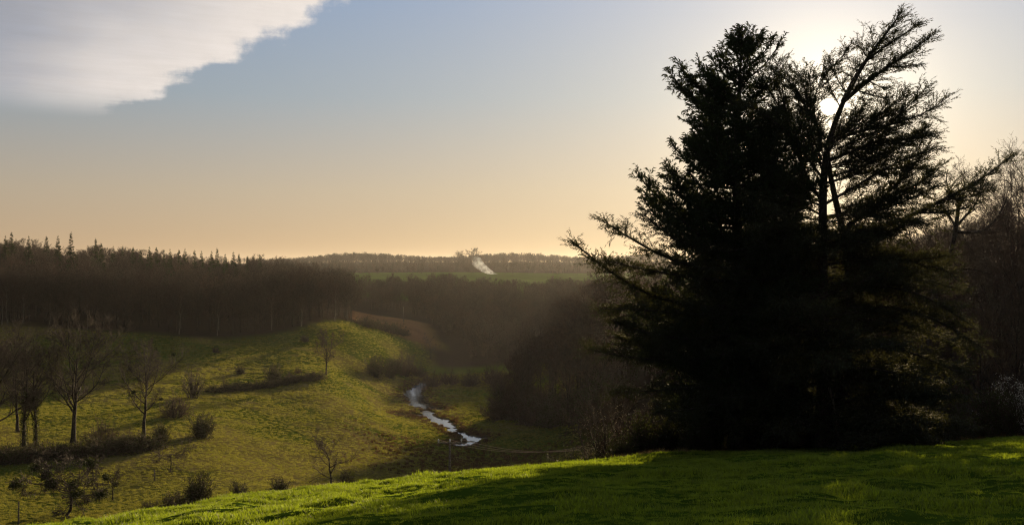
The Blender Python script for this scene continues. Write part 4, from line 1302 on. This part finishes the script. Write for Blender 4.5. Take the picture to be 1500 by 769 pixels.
for k, (px, d, h_, wd) in enumerate([(680, 1150, 19, 1.6), (692, 1160, 21, 1.7), (704, 1165, 18, 1.5), (740, 1015, 12, 1.2), (751, 1015, 13, 1.3), (775, 1012, 11, 1.2), (553, 1020, 9, 1.6), (605, 1020, 10, 1.8), (617, 1020, 9, 1.6), (765, 1040, 13, .8), (806, 1040, 14, .8), (846, 1035, 13, .9), (818, 1030, 10, .9)]):
    put(T_WOOD[k % 5], 16, 'bare_tree', 'round-headed bare tree standing up behind the far fields', 'tree', px, d=d, h=h_, wide=wd, group='lone trees along the far fields', seed=k + 500)

# scattered scrub in the meadows
for k, (px, py, h_, lb) in enumerate([(352, 548, 2.2, 'small thorn bush alone above the meadow hedge bank'), (316, 517, 1.8, 'tiny bush high in the meadow just below the wood'),
        (446, 500, 2.0, 'tiny bush at the meadow top under the wood edge'), (437, 548, 1.6, 'low bush close beside the lone meadow tree'), (128, 478, 3.0, 'dark bush in the grass beside the foot of the hillside wood'),
        (160, 483, 2.6, 'second dark bush a little along from the one at the foot of the hillside wood'), (575, 548, 4.5, 'dense dark bush wedged behind the meadow edge clumps'), (613, 552, 4.2, 'brown bush closing the gap beside the head of the stream')]):
    put(B_ROUND[(k + 1) % 2], 3.0, 'shrub', lb, 'shrub', px, py, h=h_, wide=1.1, seed=k + 900)

# ------------------------------------------------------------------ poles, wires, posts
def pole_thing(name, label, px, d, top_py, arm, rot, group=None, r=0.13):
    b = at(px, d)
    top = -(top_py - CY) / F * d
    o = thing(name, label, 'pole', b, group, rot)
    h_ = top - b.z
    a = Acc()
    tubes(a, np.array([[[0, 0, -0.6], [0, 0, h_ * 0.5], [0, 0, h_ - 0.02], [0, 0, h_ + 0.03]]]), np.array([[r * 1.2, r, r * 0.78, 0.01]]), 10)
    obj('post', a.mesh('pole_post', M_POLE), o)
    tips = []
    if arm:
        a = Acc()
        x, y, z = arm / 2, 0.055, 0.06
        zc_ = h_ - 0.18
        v = np.array([[sx * x, sy * y - 0.17, zc_ + sz * z] for sx in (-1, 1) for sy in (-1, 1) for sz in (-1, 1)])
        a.add(v, [[0, 1, 3, 2], [4, 6, 7, 5], [0, 4, 5, 1], [2, 3, 7, 6], [0, 2, 6, 4], [1, 5, 7, 3]])
        obj('crossarm', a.mesh('crossarm', M_POLE, smooth=False), o)
        ins = Acc()
        prof = [(0.03, 0.0), (0.03, 0.10), (0.085, 0.10), (0.095, 0.16), (0.06, 0.18), (0.085, 0.21), (0.05, 0.30), (0.01, 0.31)]
        tubes(ins, np.array([[[0, 0, zz_] for _, zz_ in prof]]), np.array([[rr_ for rr_, _ in prof]]), 10)
        im = ins.mesh('insulator', M_PORC)
        for sx in (-0.92, 0.0, 0.92):
            obj('insulator', im, o, (sx * x, -0.17, zc_ + z))
            c, s_ = math.cos(rot), math.sin(rot)
            lx, ly = sx * x, -0.17
            tips.append(np.array([b.x + lx * c - ly * s_, b.y + lx * s_ + ly * c, b.z + zc_ + z + 0.24]))
    return o, tips

_, ta = pole_thing('utility_pole', 'wooden utility pole with crossarm and white insulators over the brow', 659, 112, 645, 2.4, 0.12)
_, tb2 = pole_thing('utility_pole', 'wooden utility pole hidden among the shade behind the conifers', 1010, 122, 600, 2.4, 0.12)
for k, (a, b) in enumerate(zip(ta, tb2)):
    n = 24
    tt = np.linspace(0, 1, n)
    P = a[None] * (1 - tt[:, None]) + b[None] * tt[:, None]
    P[:, 2] -= 4 * 2.6 * tt * (1 - tt)
    ac = Acc(); tubes(ac, P[None], np.full((1, n), 0.019), 5)
    o = obj('power_line', ac.mesh('power_line', M_WIRE, offset=a), loc=a)
    tag(o, 'thin sagging copper wire strung from the crossarm of the utility pole', 'wire', 'wires on the utility pole')
pole_thing('utility_pole', 'far pale wooden pole standing by the bare brown field', 591, 436, 449, 0, 0.0, r=0.14)


def post(px, py, h_, label, d0=75):
    b = onground(px, py, d0)
    a = Acc()
    rgp = np.random.default_rng(int(px))
    tubes(a, np.array([[[0, 0, -0.4], [0.01, 0, 0.3], [0.03, 0.01, h_ - 0.03], [0.032, 0.01, h_]]]), np.array([[0.085, 0.08, 0.07, 0.02]]), 8)
    o = thing('fence_post', label, 'post', b)
    obj('stake', a.mesh('fence_stake', M_POLE), o)
    w_ = Acc()
    ang_ = np.linspace(0, 6.283, 9)
    tubes(w_, np.array([np.stack([0.03 + 0.08 * np.cos(ang_), 0.01 + 0.08 * np.sin(ang_), np.full(9, h_ * 0.75)], 1)]), np.full((1, 9), 0.006), 4)
    obj('wire_loop', w_.mesh('wire_loop', M_WIRE), o)

post(27, 771, 2.3, 'weathered grey fence post beside the leaning apple tree')
post(226, 704, 1.4, 'thin fence post on the terrace between two apple trees')

# ------------------------------------------------------------------ smoke of a bonfire at the edge of the far field
sd_ = 990.0
path = [(729, 403.5, 1.2), (720, 400, 2.6), (711, 395, 4.0), (703, 389, 5.5), (697, 382, 7.0), (692, 376, 7.5)]
P = resample([pix(a_, b_, sd_ + 2 * k) for k, (a_, b_, _) in enumerate(path)], 16)
R = np.interp(np.linspace(0, 1, 16), np.linspace(0, 1, 6), [1.0, 2.0, 3.0, 4.0, 5.0, 1.0])
ac = Acc(); tubes(ac, P[None], R[None], 14)
k0 = ac.n
ac.add(np.array([P[0], P[-1]]), f3=[[k0 - ac.n + 0, 0, 0]] if False else None)
ms = bpy.data.materials.new('smoke'); ms.use_nodes = True
t = NT(ms.node_tree)
tc = t.n('ShaderNodeTexCoord').outputs['Object']
nz = t.n('ShaderNodeTexNoise', ins={'Vector': tc, 'Scale': 0.35, 'Detail': 4.0, 'Roughness': 0.6}).outputs[0]
ln_ = t.n('ShaderNodeVectorMath', operation='LENGTH', ins={0: tc}).outputs['Value']
dn = t.math('MULTIPLY', t.math('MULTIPLY', t.ramp(nz, 0.34, 0.70), t.ramp(ln_, 29.0, 0.0, False)), 0.34)
pv = t.n('ShaderNodeVolumePrincipled', ins={'Color': (0.82, 0.90, 1.0, 1), 'Density': dn, 'Anisotropy': 0.3})
mo = t.n('ShaderNodeOutputMaterial'); t.link(pv.outputs[0], mo.inputs['Volume'])
smo = tag(obj('smoke', ac.mesh('smoke', ms, offset=P[0]), loc=P[0]), 'thin pale bonfire smoke drifting up from the far field edge', 'smoke', kind='stuff')

# ------------------------------------------------------------------ haze
hb = Acc()
x0, x1, y0, y1, z0, z1 = -4300, 4300, -4300, 4300, float(GZ.min()) - 1.5, 24.0
v = np.array([[x, y, z] for x in (x0, x1) for y in (y0, y1) for z in (z0, z1)])
hb.add(v, [[0, 1, 3, 2], [4, 6, 7, 5], [0, 4, 5, 1], [2, 3, 7, 6], [0, 2, 6, 4], [1, 5, 7, 3]])
mh = bpy.data.materials.new('haze'); mh.use_nodes = True
t = NT(mh.node_tree)
pv = t.n('ShaderNodeVolumePrincipled', ins={'Color': (0.93, 0.92, 0.92, 1), 'Density': HAZE_DENSITY, 'Anisotropy': 0.62})
mo = t.n('ShaderNodeOutputMaterial'); t.link(pv.outputs[0], mo.inputs['Volume'])
tag(obj('haze', hb.mesh('haze', mh, smooth=False)), 'thin warm haze lying in the valley', 'haze', kind='stuff')
